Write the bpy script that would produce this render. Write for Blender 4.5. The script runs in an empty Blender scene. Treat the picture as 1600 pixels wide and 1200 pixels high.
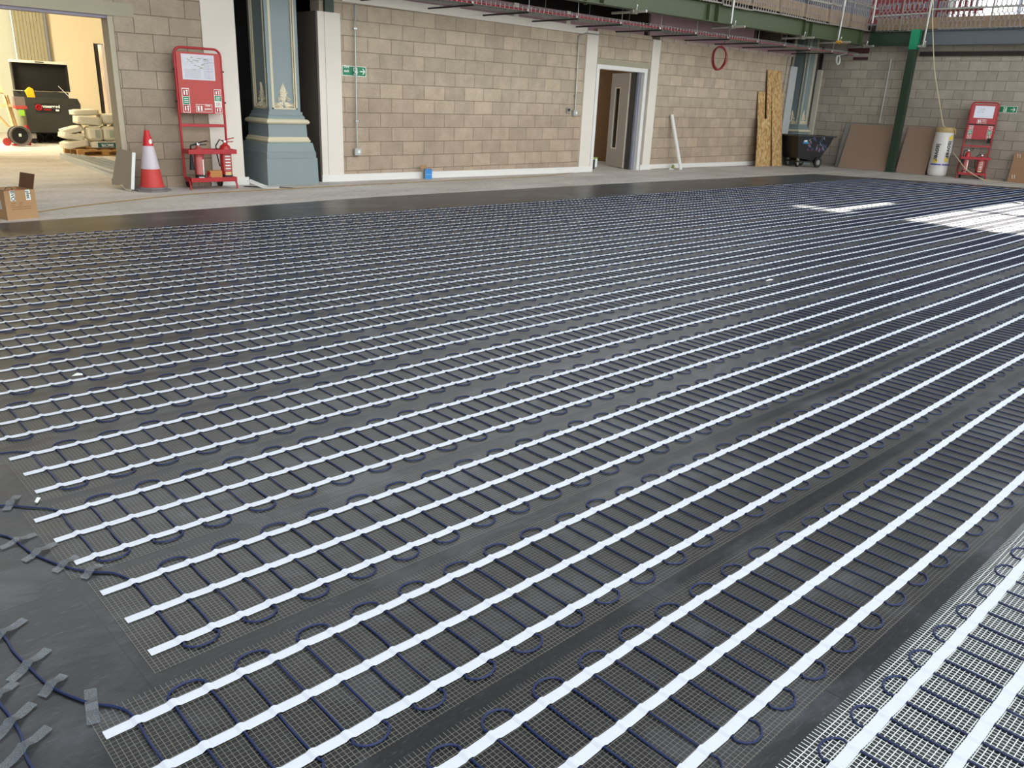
import bpy, bmesh, math, random
from mathutils import Vector, Matrix
random.seed(7)
C = bpy.context.scene.collection
sc = bpy.context.scene
PI = math.pi

# ------------------------------------------------------------------ camera
cd = bpy.data.cameras.new('camera'); cam = bpy.data.objects.new('camera', cd); C.objects.link(cam)
cd.sensor_width = 36; cd.lens = 1252.35 / 1600 * 36; cd.clip_start = 0.05; cd.clip_end = 200
RT = (0.723654, -0.68884, 0.042709); UP = (0.199786, 0.268312, 0.942387); BK = (-0.660613, -0.67343, 0.331786)
CH = 1.324
M = Matrix(((RT[0], UP[0], BK[0], 0), (RT[1], UP[1], BK[1], 0), (RT[2], UP[2], BK[2], CH), (0, 0, 0, 1)))
cam.matrix_world = M
sc.camera = cam

# ------------------------------------------------------------------ light
sc.view_settings.view_transform = 'Standard'; sc.view_settings.look = 'None'
sc.view_settings.gamma = 1; sc.view_settings.use_curve_mapping = False
sc.view_settings.exposure = 0.75
w = bpy.data.worlds.new('sky'); sc.world = w; w.use_nodes = True
wb = w.node_tree.nodes['Background']; wb.inputs[0].default_value = (0.92, 0.96, 1.0, 1); wb.inputs[1].default_value = 2.2
sl = bpy.data.lights.new('sun', 'SUN'); sl.energy = 26; sl.angle = math.radians(0.5); sl.color = (1, 0.95, 0.86)
so = bpy.data.objects.new('sun', sl); C.objects.link(so)
so.rotation_euler = Vector((-1, 0, -0.675)).to_track_quat('-Z', 'Y').to_euler()
so.location = (26, 0, 14)
def area(name, loc, to, sx, sy, power, col):
    l = bpy.data.lights.new(name, 'AREA'); l.shape = 'RECTANGLE'; l.size = sx; l.size_y = sy; l.energy = power; l.color = col
    o = bpy.data.objects.new(name, l); C.objects.link(o); o.location = loc
    o.rotation_euler = (Vector(to) - Vector(loc)).to_track_quat('-Z', 'Y').to_euler(); return o
# added fill lamps, stand in for sunlight in the store room behind the opening
area('store_room_light', (2.6, 19.5, 3.3), (6.6, 23.0, 1.6), 2.0, 2.0, 430, (1.0, 0.91, 0.74))
area('store_room_light_front', (3.0, 14.5, 3.5), (4.6, 16.5, 0.0), 2.5, 2.5, 110, (1.0, 0.88, 0.68))

# ------------------------------------------------------------------ helpers
def lin(h):
    if isinstance(h, str):
        h = h.lstrip('#'); c = [int(h[i:i+2], 16) / 255 for i in (0, 2, 4)]
    else: c = [v / 255 for v in h]
    return tuple((v / 12.92 if v <= 0.04045 else ((v + 0.055) / 1.055) ** 2.4) for v in c) + (1,)
_m = {}
def mat(name, col, rough=0.6, metal=0.0, var=0.12, scale=8.0, bump=0.0, spec=0.5, alpha=1.0, trans=0.0):
    if name in _m: return _m[name]
    m = bpy.data.materials.new(name); m.use_nodes = True; nt = m.node_tree; b = nt.nodes['Principled BSDF']
    b.inputs['Roughness'].default_value = rough; b.inputs['Metallic'].default_value = metal
    b.inputs['Specular IOR Level'].default_value = spec; b.inputs['Alpha'].default_value = alpha
    if trans: b.inputs['Transmission Weight'].default_value = trans
    c = lin(col)
    tc = nt.nodes.new('ShaderNodeTexCoord'); nz = nt.nodes.new('ShaderNodeTexNoise')
    nz.inputs['Scale'].default_value = scale; nz.inputs['Detail'].default_value = 5
    nt.links.new(tc.outputs['Object'], nz.inputs['Vector'])
    mx = nt.nodes.new('ShaderNodeMix'); mx.data_type = 'RGBA'
    mx.inputs['A'].default_value = tuple(v * (1 - var) for v in c[:3]) + (1,)
    mx.inputs['B'].default_value = tuple(min(1, v * (1 + var)) for v in c[:3]) + (1,)
    nt.links.new(nz.outputs['Fac'], mx.inputs['Factor']); nt.links.new(mx.outputs['Result'], b.inputs['Base Color'])
    if bump:
        bp = nt.nodes.new('ShaderNodeBump'); bp.inputs['Strength'].default_value = bump; bp.inputs['Distance'].default_value = 0.01
        nt.links.new(nz.outputs['Fac'], bp.inputs['Height']); nt.links.new(bp.outputs['Normal'], b.inputs['Normal'])
    _m[name] = m; return m

def block_mat(name, ax, u0, z0, slope, c1, c2, mortar, tint=1.0):
    """concrete blockwork 440x215 with 10 mm joints; ax: 'x' or 'y' run direction"""
    m = bpy.data.materials.new(name); m.use_nodes = True; nt = m.node_tree; b = nt.nodes['Principled BSDF']
    N = nt.nodes.new; L = nt.links.new
    g = N('ShaderNodeNewGeometry'); s = N('ShaderNodeSeparateXYZ'); L(g.outputs['Position'], s.inputs[0])
    def mth(op, a, bb):
        n = N('ShaderNodeMath'); n.operation = op
        for i, v in enumerate((a, bb)):
            if isinstance(v, (int, float)): n.inputs[i].default_value = v
            else: L(v, n.inputs[i])
        return n.outputs[0]
    if ax == 'x': u = mth('SUBTRACT', s.outputs['X'], u0)
    else: u = mth('SUBTRACT', u0, s.outputs['Y'])
    v = mth('SUBTRACT', mth('SUBTRACT', s.outputs['Z'], z0), mth('MULTIPLY', u, slope))
    wob = N('ShaderNodeTexNoise'); wob.inputs['Scale'].default_value = 1.7; L(g.outputs['Position'], wob.inputs['Vector'])
    v2 = mth('ADD', v, mth('MULTIPLY', mth('SUBTRACT', wob.outputs['Fac'], 0.5), 0.012))
    cb = N('ShaderNodeCombineXYZ'); L(u, cb.inputs[0]); L(v2, cb.inputs[1])
    sh = N('ShaderNodeVectorMath'); sh.operation = 'ADD'; sh.inputs[1].default_value = (0.225 + 90, 45.0, 0)
    L(cb.outputs[0], sh.inputs[0])
    br = N('ShaderNodeTexBrick'); L(sh.outputs[0], br.inputs['Vector']); br.offset = 0.5; br.offset_frequency = 2; br.squash = 1
    br.inputs['Scale'].default_value = 1; br.inputs['Mortar Size'].default_value = 0.0065; br.inputs['Mortar Smooth'].default_value = 0.2
    br.inputs['Bias'].default_value = 0; br.inputs['Brick Width'].default_value = 0.45; br.inputs['Row Height'].default_value = 0.225
    br.inputs['Color1'].default_value = lin(c1); br.inputs['Color2'].default_value = lin(c2); br.inputs['Mortar'].default_value = lin(mortar)
    # large patches warm/cool, lower courses pinker and darker
    n1 = N('ShaderNodeTexNoise'); n1.inputs['Scale'].default_value = 0.55; n1.inputs['Detail'].default_value = 3; L(g.outputs['Position'], n1.inputs['Vector'])
    n2 = N('ShaderNodeTexNoise'); n2.inputs['Scale'].default_value = 38; n2.inputs['Detail'].default_value = 6; L(g.outputs['Position'], n2.inputs['Vector'])
    n3 = N('ShaderNodeTexNoise'); n3.inputs['Scale'].default_value = 5; n3.inputs['Detail'].default_value = 4; L(g.outputs['Position'], n3.inputs['Vector'])
    hgt = N('ShaderNodeMapRange'); hgt.inputs['From Min'].default_value = 0.9; hgt.inputs['From Max'].default_value = 1.7
    L(mth('ADD', s.outputs['Z'], mth('MULTIPLY', mth('SUBTRACT', n1.outputs['Fac'], 0.5), 1.8)), hgt.inputs['Value'])
    lo = N('ShaderNodeMix'); lo.data_type = 'RGBA'; lo.blend_type = 'MULTIPLY'; lo.inputs['B'].default_value = (0.88, 0.84, 0.84, 1)
    L(mth('SUBTRACT', 1.0, hgt.outputs[0]), lo.inputs['Factor']); L(br.outputs['Color'], lo.inputs['A'])
    mr = N('ShaderNodeMapRange'); mr.inputs['From Min'].default_value = 0.3; mr.inputs['From Max'].default_value = 0.7
    mr.inputs['To Min'].default_value = 0.84 * tint; mr.inputs['To Max'].default_value = 1.14 * tint
    L(mth('ADD', mth('MULTIPLY', n2.outputs['Fac'], 0.45), mth('MULTIPLY', n3.outputs['Fac'], 0.55)), mr.inputs['Value'])
    mu = N('ShaderNodeVectorMath'); mu.operation = 'SCALE'; L(lo.outputs['Result'], mu.inputs[0]); L(mr.outputs[0], mu.inputs['Scale'])
    L(mu.outputs[0], b.inputs['Base Color']); b.inputs['Roughness'].default_value = 0.93; b.inputs['Specular IOR Level'].default_value = 0.2
    bp = N('ShaderNodeBump'); bp.inputs['Strength'].default_value = 0.6; bp.inputs['Distance'].default_value = 0.008
    L(mth('SUBTRACT', mth('MULTIPLY', n2.outputs['Fac'], 0.35), br.outputs['Fac']), bp.inputs['Height']); L(bp.outputs['Normal'], b.inputs['Normal'])
    return m

class MB:
    def __init__(s): s.v = []; s.f = []
    def add(s, vs, fs, T=None):
        n = len(s.v)
        s.v += [tuple(T @ Vector(p)) if T is not None else tuple(p) for p in vs]; s.f += [tuple(i + n for i in f) for f in fs]; return s
    def box(s, x0, x1, y0, y1, z0, z1, T=None):
        vs = [(x, y, z) for z in (z0, z1) for y in (y0, y1) for x in (x0, x1)]
        return s.add(vs, [(0, 2, 3, 1), (4, 5, 7, 6), (0, 1, 5, 4), (2, 6, 7, 3), (0, 4, 6, 2), (1, 3, 7, 5)], T)
    def prism(s, poly, y0, y1, T=None):           # poly in xz, extruded in y
        n = len(poly); vs = [(x, y0, z) for x, z in poly] + [(x, y1, z) for x, z in poly]
        fs = [tuple(range(n))[::-1], tuple(range(n, 2 * n))] + [(i, (i + 1) % n, n + (i + 1) % n, n + i) for i in range(n)]
        return s.add(vs, fs, T)
    def prismz(s, poly, z0, z1, T=None):
        n = len(poly); vs = [(x, y, z0) for x, y in poly] + [(x, y, z1) for x, y in poly]
        fs = [tuple(range(n))[::-1], tuple(range(n, 2 * n))] + [(i, (i + 1) % n, n + (i + 1) % n, n + i) for i in range(n)]
        return s.add(vs, fs, T)
    def tube(s, pts, r, n=8, closed=False, T=None, r2=None):
        P = [Vector(p) for p in pts]; m = len(P); vs = []; fs = []
        prev = None
        for i, p in enumerate(P):
            if closed: d = P[(i + 1) % m] - P[i - 1]
            else: d = P[min(i + 1, m - 1)] - P[max(i - 1, 0)]
            if d.length < 1e-9: d = Vector((0, 0, 1))
            d.normalize()
            if prev is None:
                a = Vector((0, 0, 1)) if abs(d.z) < 0.9 else Vector((1, 0, 0))
                u = d.cross(a).normalized()
            else:
                u = (prev - d * prev.dot(d))
                u = u.normalized() if u.length > 1e-6 else d.orthogonal().normalized()
            prev = u; q = d.cross(u)
            rr = r if r2 is None else r + (r2 - r) * i / (m - 1)
            for k in range(n):
                a = 2 * PI * k / n; vs.append(p + (u * math.cos(a) + q * math.sin(a)) * rr)
        for i in range(m if closed else m - 1):
            j = (i + 1) % m
            for k in range(n): fs.append((i * n + k, i * n + (k + 1) % n, j * n + (k + 1) % n, j * n + k))
        if not closed: fs.append(tuple(range(n))[::-1]); fs.append(tuple((m - 1) * n + k for k in range(n)))
        return s.add(vs, fs, T)
    def cyl(s, a, b, r, n=12, T=None, r2=None): return s.tube([a, b], r, n, T=T, r2=r2)
    def lathe(s, prof, n=24, T=None, ph=0.0):      # prof (r,z)
        vs = []; fs = []; m = len(prof)
        for r, z in prof:
            for k in range(n):
                a = 2 * PI * k / n + ph; vs.append((r * math.cos(a), r * math.sin(a), z))
        for i in range(m - 1):
            for k in range(n): fs.append((i * n + k, i * n + (k + 1) % n, (i + 1) * n + (k + 1) % n, (i + 1) * n + k))
        fs.append(tuple(range(n))[::-1]); fs.append(tuple((m - 1) * n + k for k in range(n)))
        return s.add(vs, fs, T)
    def quad(s, a, b, c, d): return s.add([a, b, c, d], [(0, 1, 2, 3)])
    def build(s, name, m, parent=None, smooth=False, bevel=0.0, kind=None):
        me = bpy.data.meshes.new(name); me.from_pydata(s.v, [], s.f); me.update()
        if smooth:
            for p in me.polygons: p.use_smooth = True
        me.materials.append(m)
        o = bpy.data.objects.new(name, me); C.objects.link(o)
        if parent is not None: o.parent = parent
        if bevel:
            b = o.modifiers.new('bevel', 'BEVEL'); b.width = bevel; b.segments = 2; b.limit_method = 'ANGLE'; b.angle_limit = 0.6
        if smooth:
            try:
                for e in me.edges: pass
                me.set_sharp_from_angle(angle=math.radians(40))
            except Exception: pass
        if kind: o['kind'] = kind
        return o
def tag(o, label=None, cat=None, group=None, kind=None):
    if label: o['label'] = label
    if cat: o['category'] = cat
    if group: o['group'] = group
    if kind: o['kind'] = kind
    return o
def thing(name, label, cat, loc=(0, 0, 0), rz=0.0, group=None, rx=0.0, ry=0.0):
    o = bpy.data.objects.new(name, None); C.objects.link(o); o.empty_display_size = 0.1
    o.location = loc; o.rotation_euler = (rx, ry, rz); return tag(o, label, cat, group)
def copy_tree(o, parent=None):
    c = o.copy(); C.objects.link(c)
    if parent is not None: c.parent = parent
    for ch in list(o.children): copy_tree(ch, c)
    return c
def text(name, s, size, m, T, parent=None, align='CENTER', extrude=0.0006, bold=0.0):
    cu = bpy.data.curves.new(name, 'FONT'); cu.body = s; cu.size = size; cu.align_x = align; cu.align_y = 'CENTER'; cu.extrude = extrude; cu.offset = bold
    t = bpy.data.objects.new(name, cu); C.objects.link(t)
    dg = bpy.context.evaluated_depsgraph_get(); me = bpy.data.meshes.new_from_object(t.evaluated_get(dg))
    bpy.data.objects.remove(t); bpy.data.curves.remove(cu)
    me.materials.clear(); me.materials.append(m)
    o = bpy.data.objects.new(name, me); C.objects.link(o); me.transform(T)
    if parent is not None: o.parent = parent
    return o
# maps text plane XY to: x->X, y->Z, facing -Y
FACE = Matrix(((1, 0, 0, 0), (0, 0, -1, 0), (0, 1, 0, 0), (0, 0, 0, 1)))
def TT(x, y, z, ang=0.0, mirror=False):
    return Matrix.Translation((x, y, z)) @ FACE @ Matrix.Rotation(ang, 4, 'Z') @ (Matrix.Scale(-1, 4, (1, 0, 0)) if mirror else Matrix())
def RZ(x, y, z, a): return Matrix.Translation((x, y, z)) @ Matrix.Rotation(a, 4, 'Z')
def struct(o): o['kind'] = 'structure'; return o

YW = 11.534
def zt(z, x): return z + 0.0099 * (x - 22)      # building runs very slightly out of level along the long wall
def xr(y): return 22.758 + (8.547 - y) * 0.028   # right wall face

# ------------------------------------------------------------------ materials
BC1, BC2, BMO = '#bbab93', '#aa9c87', '#8a7e6c'
m_blk_mid = block_mat('blockwork_mid', 'x', 7.786, 1.957, 0.0099, BC1, BC2, BMO)
m_blk_far = block_mat('blockwork_far', 'x', 15.64, 2.49, 0.0099, BC1, BC2, BMO)
m_blk_lft = block_mat('blockwork_left', 'x', 4.215, 1.95, 0.0099, BC1, BC2, BMO, 0.80)
m_blk_rgt = block_mat('blockwork_right', 'y', 8.547, 2.528, -0.0029, '#a8a090', '#9a9284', '#787063')  # greyer, darker blocks; part of this wall's shade is in the colour
m_white = mat('white_board', '#dbd3c4', 0.7, var=0.05, scale=3)
m_skirt = mat('skirting_white', '#dcdad2', 0.55, var=0.04)
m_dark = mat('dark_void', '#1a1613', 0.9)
m_brownboard = mat('brown_side_board', '#5a5148', 0.85)
m_pink = mat('pink_fire_board', '#a8868a', 0.8, var=0.10, scale=2)
m_green = mat('green_steel', '#434e30', 0.5, var=0.07, scale=2)
m_dkgreen = mat('dark_green_steel', '#223826', 0.45, var=0.1, scale=3)
m_emerald = mat('emerald_steel', '#0a8a5e', 0.5)
m_grey_steel = mat('blue_grey_steel', '#5a6266', 0.5, var=0.05, scale=2)
m_galv = mat('galvanised', '#a7aba6', 0.35, 0.7, var=0.12, scale=12)
m_blackst = mat('black_steel', '#24201f', 0.5)
m_red = mat('red_paint', '#a50f18', 0.35, var=0.05)
m_redp = mat('red_panel', '#b03f37', 0.5, var=0.06, scale=3)
m_paper = mat('paper', '#cfccd0', 0.7, var=0.12, scale=18)
m_signw = mat('sign_white', '#dfe6dd', 0.5, var=0.02)
m_signg = mat('sign_green', '#117a4c', 0.5, var=0.03)
m_tape = mat('white_tape', '#c6ccd3', 0.55, var=0.05, scale=60)
m_cable = mat('blue_cable', '#0a1e4a', 0.45, var=0.06, spec=0.4)
m_clear = mat('clear_tape', '#646a6e', 0.3, var=0.08, alpha=0.6)
m_black = mat('black_rubber', '#161616', 0.6)
m_blkpl = mat('black_plastic', '#1b1c1d', 0.42, var=0.2)
m_card = mat('cardboard', '#a5825a', 0.85, var=0.06, scale=5)
m_cardin = mat('cardboard_inside', '#6a4a2e', 0.9)
m_timber = mat('timber', '#c8a877', 0.75, var=0.15, scale=6)
m_rope = mat('cream_rope', '#cfc19c', 0.8)
m_ink = mat('ink', '#1a1a1e', 0.6)
m_brass = mat('brass', '#c8a878', 0.35, 0.6)
m_grey = mat('light_grey', '#b9b9b2', 0.5)
m_yellow = mat('yellow', '#e8a818', 0.5)

def underlay_mat():
    m = bpy.data.materials.new('underlay_black_board'); m.use_nodes = True; nt = m.node_tree; b = nt.nodes['Principled BSDF']; N = nt.nodes.new; L = nt.links.new
    g = N('ShaderNodeNewGeometry')
    mp = N('ShaderNodeMapping'); mp.inputs['Scale'].default_value = (0.9, 1.5, 1); L(g.outputs['Position'], mp.inputs['Vector'])
    n1 = N('ShaderNodeTexNoise'); n1.inputs['Scale'].default_value = 2.4; n1.inputs['Detail'].default_value = 8; n1.inputs['Roughness'].default_value = 0.62; n1.inputs['Distortion'].default_value = 0.6; L(mp.outputs[0], n1.inputs['Vector'])
    r1 = N('ShaderNodeValToRGB'); r1.color_ramp.elements[0].position = 0.50; r1.color_ramp.elements[0].color = (0, 0, 0, 1); r1.color_ramp.elements[1].position = 0.74; r1.color_ramp.elements[1].color = (1, 1, 1, 1); L(n1.outputs['Fac'], r1.inputs[0])
    # fine scratches: stretched noise in two directions
    sc_ = []
    for rot, s in ((0.5, (5, 34, 1)), (-0.9, (4, 40, 1)), (1.9, (7, 30, 1))):
        mm = N('ShaderNodeMapping'); mm.inputs['Rotation'].default_value = (0, 0, rot); mm.inputs['Scale'].default_value = s; L(g.outputs['Position'], mm.inputs['Vector'])
        nn = N('ShaderNodeTexNoise'); nn.inputs['Scale'].default_value = 2.2; nn.inputs['Detail'].default_value = 6; nn.inputs['Distortion'].default_value = 2.6; L(mm.outputs[0], nn.inputs['Vector'])
        rr = N('ShaderNodeValToRGB'); rr.color_ramp.elements[0].position = 0.60; rr.color_ramp.elements[0].color = (0, 0, 0, 1); rr.color_ramp.elements[1].position = 0.74; rr.color_ramp.elements[1].color = (1, 1, 1, 1); L(nn.outputs['Fac'], rr.inputs[0]); sc_.append(rr.outputs[0])
    a1 = N('ShaderNodeMix'); a1.data_type = 'RGBA'; a1.blend_type = 'ADD'; a1.inputs['Factor'].default_value = 1; L(sc_[0], a1.inputs['A']); L(sc_[1], a1.inputs['B'])
    a2 = N('ShaderNodeMix'); a2.data_type = 'RGBA'; a2.blend_type = 'ADD'; a2.inputs['Factor'].default_value = 1; L(a1.outputs['Result'], a2.inputs['A']); L(sc_[2], a2.inputs['B'])
    c1 = N('ShaderNodeMix'); c1.data_type = 'RGBA'; c1.inputs['A'].default_value = lin('#0f1113'); c1.inputs['B'].default_value = lin('#5f6367')
    f1 = N('ShaderNodeMath'); f1.operation = 'MULTIPLY'; f1.inputs[1].default_value = 0.5; L(r1.outputs[0], f1.inputs[0])
    sp = N('ShaderNodeSeparateXYZ'); L(g.outputs['Position'], sp.inputs[0])
    # walked-in concrete dust on the margin by the walkway
    my = N('ShaderNodeMapRange'); my.inputs['From Min'].default_value = 7.6; my.inputs['From Max'].default_value = 9.2; my.inputs['To Max'].default_value = 0.62; L(sp.outputs['Y'], my.inputs['Value'])
    mx_ = N('ShaderNodeMapRange'); mx_.inputs['From Min'].default_value = 1.5; mx_.inputs['From Max'].default_value = 9.0; mx_.inputs['To Max'].default_value = 0.46; L(sp.outputs['X'], mx_.inputs['Value'])  # lightens along X: window sheen put into the colour
    ad = N('ShaderNodeMath'); ad.operation = 'ADD'; L(my.outputs[0], ad.inputs[0]); L(mx_.outputs[0], ad.inputs[1])
    md = N('ShaderNodeMath'); md.operation = 'MULTIPLY'; L(ad.outputs[0], md.inputs[0]); L(n1.outputs['Fac'], md.inputs[1])
    af = N('ShaderNodeMath'); af.operation = 'ADD'; af.use_clamp = True; L(f1.outputs[0], af.inputs[0]); L(md.outputs[0], af.inputs[1]); L(af.outputs[0], c1.inputs['Factor'])
    c2 = N('ShaderNodeMix'); c2.data_type = 'RGBA'; c2.inputs['B'].default_value = lin('#565a5e')
    f2 = N('ShaderNodeMath'); f2.operation = 'MULTIPLY'; f2.inputs[1].default_value = 0.3; L(a2.outputs['Result'], f2.inputs[0]); L(f2.outputs[0], c2.inputs['Factor']); L(c1.outputs['Result'], c2.inputs['A'])
    # board joints 1.25 x 0.6 m
    mb = N('ShaderNodeMapping'); mb.inputs['Location'].default_value = (20.3, 30.1, 0); mb.inputs['Rotation'].default_value = (0, 0, PI / 2 - 0.01); L(g.outputs['Position'], mb.inputs['Vector'])
    br = N('ShaderNodeTexBrick'); br.inputs['Scale'].default_value = 1; br.inputs['Brick Width'].default_value = 1.25; br.inputs['Row Height'].default_value = 0.6; br.inputs['Mortar Size'].default_value = 0.0022; br.offset = 0.5
    br.inputs['Color1'].default_value = (1, 1, 1, 1); br.inputs['Color2'].default_value = (0.86, 0.86, 0.86, 1); br.inputs['Mortar'].default_value = (0.25, 0.25, 0.25, 1); L(mb.outputs[0], br.inputs['Vector'])
    c3 = N('ShaderNodeMix'); c3.data_type = 'RGBA'; c3.blend_type = 'MULTIPLY'; c3.inputs['Factor'].default_value = 1; L(c2.outputs['Result'], c3.inputs['A']); L(br.outputs['Color'], c3.inputs['B'])
    L(c3.outputs['Result'], b.inputs['Base Color'])
    b.inputs['Roughness'].default_value = 0.36; b.inputs['Specular IOR Level'].default_value = 0.45
    bp = N('ShaderNodeBump'); bp.inputs['Strength'].default_value = 0.25; bp.inputs['Distance'].default_value = 0.01; L(n1.outputs['Fac'], bp.inputs['Height']); L(bp.outputs['Normal'], b.inputs['Normal'])
    return m
def concrete_mat():
    m = bpy.data.materials.new('concrete_floor'); m.use_nodes = True; nt = m.node_tree; b = nt.nodes['Principled BSDF']; N = nt.nodes.new; L = nt.links.new
    g = N('ShaderNodeNewGeometry'); mp = N('ShaderNodeMapping'); mp.inputs['Scale'].default_value = (0.5, 1.1, 1); L(g.outputs['Position'], mp.inputs['Vector'])
    n = N('ShaderNodeTexNoise'); n.inputs['Scale'].default_value = 1.6; n.inputs['Detail'].default_value = 9; n.inputs['Roughness'].default_value = 0.6; L(mp.outputs[0], n.inputs['Vector'])
    r = N('ShaderNodeValToRGB'); r.color_ramp.elements[0].position = 0.3; r.color_ramp.elements[0].color = lin('#b3aca1'); r.color_ramp.elements[1].position = 0.7; r.color_ramp.elements[1].color = lin('#d3cec5'); L(n.outputs['Fac'], r.inputs[0])
    n2 = N('ShaderNodeTexNoise'); n2.inputs['Scale'].default_value = 14; n2.inputs['Detail'].default_value = 6; L(g.outputs['Position'], n2.inputs['Vector'])
    mx = N('ShaderNodeMix'); mx.data_type = 'RGBA'; mx.blend_type = 'OVERLAY'; mx.inputs['Factor'].default_value = 0.35; L(r.outputs[0], mx.inputs['A']); L(n2.outputs['Fac'], mx.inputs['B'])
    L(mx.outputs['Result'], b.inputs['Base Color']); b.inputs['Roughness'].default_value = 0.8
    bp = N('ShaderNodeBump'); bp.inputs['Strength'].default_value = 0.2; bp.inputs['Distance'].default_value = 0.01; L(n2.outputs['Fac'], bp.inputs['Height']); L(bp.outputs['Normal'], b.inputs['Normal'])
    return m
def osb_mat():
    m = bpy.data.materials.new('osb'); m.use_nodes = True; nt = m.node_tree; b = nt.nodes['Principled BSDF']; N = nt.nodes.new; L = nt.links.new
    tc = N('ShaderNodeTexCoord'); v = N('ShaderNodeTexVoronoi'); v.inputs['Scale'].default_value = 22; v.inputs['Randomness'].default_value = 1
    mp = N('ShaderNodeMapping'); mp.inputs['Scale'].default_value = (1.6, 1.6, 0.7); mp.inputs['Rotation'].default_value = (0.3, 0.5, 0.2); L(tc.outputs['Object'], mp.inputs['Vector']); L(mp.outputs[0], v.inputs['Vector'])
    r = N('ShaderNodeValToRGB'); e = r.color_ramp.elements; e[0].color = lin('#9a7440'); e[1].color = lin('#dcbc88'); k = e.new(0.5); k.color = lin('#c09a62')
    sp = N('ShaderNodeSeparateColor'); L(v.outputs['Color'], sp.inputs[0]); L(sp.outputs[0], r.inputs[0])
    L(r.outputs[0], b.inputs['Base Color']); b.inputs['Roughness'].default_value = 0.7
    return m
m_under = underlay_mat(); m_conc = concrete_mat(); m_osb = osb_mat()

# ------------------------------------------------------------------ setting: floors and walls
struct(MB().box(-8, 30, -10, 26, -0.15, 0.0).build('floor', m_conc))
# black insulation board field
ul = [(-8, 8.35), (1.855, 9.05), (6.63, 9.45), (12.44, 9.47), (18.9, 9.3), (20.9, 5.33), (21.9, 2.5), (22.4, -1.0), (22.4, -9), (-8, -9)]
o = MB().prismz(ul[::-1], 0.0, 0.006).build('insulation_board_field', m_under)
tag(o, 'black insulation boards laid over the concrete beneath all the heating mats', 'underlay')

T_ = 0.25
def far(name, x0, x1, z0, z1, m, y0=YW, y1=None):
    return struct(MB().box(x0, x1, y0, y1 or y0 + T_, z0, z1).build(name, m))
far('wall_left', 3.97, 5.10, 0, 3.46, m_blk_lft)
far('wall_left_lintel', -8, 3.97, 2.16, 3.46, m_blk_lft)
m_lint = mat('concrete_lintel', '#a09982', 0.85, var=0.08, scale=3)
struct(MB().box(-8, 4.22, YW - 0.012, YW + 0.05, 2.135, 2.29).build('trim_1', m_lint))
struct(MB().box(3.90, 3.97, YW + 0.015, YW + 0.24, 0, 2.16).build('trim_2', mat('jamb_lining', '#b0a68e', 0.7)))
struct(MB().box(-8, 3.90, YW + 0.03, YW + 0.22, 2.10, 2.16).build('trim_3', mat('steel_grey_lintel', '#8a8490', 0.5)))
# wide white plaster pier left of the column
far('wall_pier_left', 5.10, 5.58, 0, 3.46, m_white, YW - 0.02, YW + T_)
struct(MB().box(5.06, 5.63, YW - 0.045, YW - 0.02, 0, 0.11).build('baseboard_left', m_skirt))
# niche behind the column
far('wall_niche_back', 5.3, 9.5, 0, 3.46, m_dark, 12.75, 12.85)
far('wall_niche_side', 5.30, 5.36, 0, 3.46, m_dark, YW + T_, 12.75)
# boxed pier right of the column
struct(MB().box(6.87, 7.26, YW - 0.05, 12.75, 0, 2.475).build('wall_pier_box', m_white))
struct(MB().box(6.845, 6.869, YW - 0.035, 12.75, 0, 2.475).build('wall_pier_box_side', m_brownboard))
struct(MB().box(6.98, 6.984, YW - 0.053, YW - 0.05, 0.11, 2.475).build('trim_4', mat('joint_shadow', '#8f897c', 0.8)))  # thin grey strip marks the board joint
tag(MB().box(7.0, 7.15, YW - 0.06, YW - 0.002, 2.478, 3.4).build('steel_post', m_dkgreen), 'short dark green steel post rising above the white boxed pier by the big column', 'post')
far('wall_middle', 6.93, 12.95, 0, 2.70, m_blk_mid)
struct(MB().box(6.845, 12.92, YW - 0.08, YW - 0.052, 0, 0.11).build('baseboard_middle', m_skirt))
struct(MB().box(7.27, 12.92, YW - 0.052, YW, 0, 0.10).build('baseboard_middle_packing', m_skirt))
# door bay
for nm, x0, x1 in (('wall_post_left', 12.93, 13.27), ('wall_post_right', 15.07, 15.35)):
    far(nm, x0, x1, 0, 2.72, m_white, YW - 0.04, YW + T_)
struct(MB().box(12.92, 13.30, YW - 0.055, YW - 0.04, 0, 0.11).build('baseboard_door_left', m_skirt))
struct(MB().box(14.98, 15.38, YW - 0.055, YW - 0.04, 0, 0.11).build('baseboard_door_right', m_skirt))
far('wall_above_door', 13.27, 15.07, 2.215, 2.78, m_blk_mid)
far('wall_door_lintel', 13.27, 15.07, 2.12, 2.215, m_lint, YW - 0.008, YW + T_)
fr = thing('door_1', None, None, (0, 0, 0)); struct(fr)
MB().box(13.28, 13.37, YW - 0.045, YW + 0.2, 0, 2.12).box(14.86, 14.96, YW - 0.045, YW + 0.2, 0, 2.12).box(13.37, 14.86, YW - 0.045, YW + 0.2, 2.04, 2.12).build('door_frame', m_skirt, fr)
MB().box(14.78, 14.859, YW + 0.04, YW + 0.2, 0, 2.04).build('door_stop', mat('stop_grey', '#7c7d88', 0.5), fr)
MB().box(14.755, 14.779, YW + 0.1, YW + 0.2, 0, 2.04).build('gap_seal', m_ink, fr)  # black strip stands for the shade in the gap by the jamb
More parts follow.
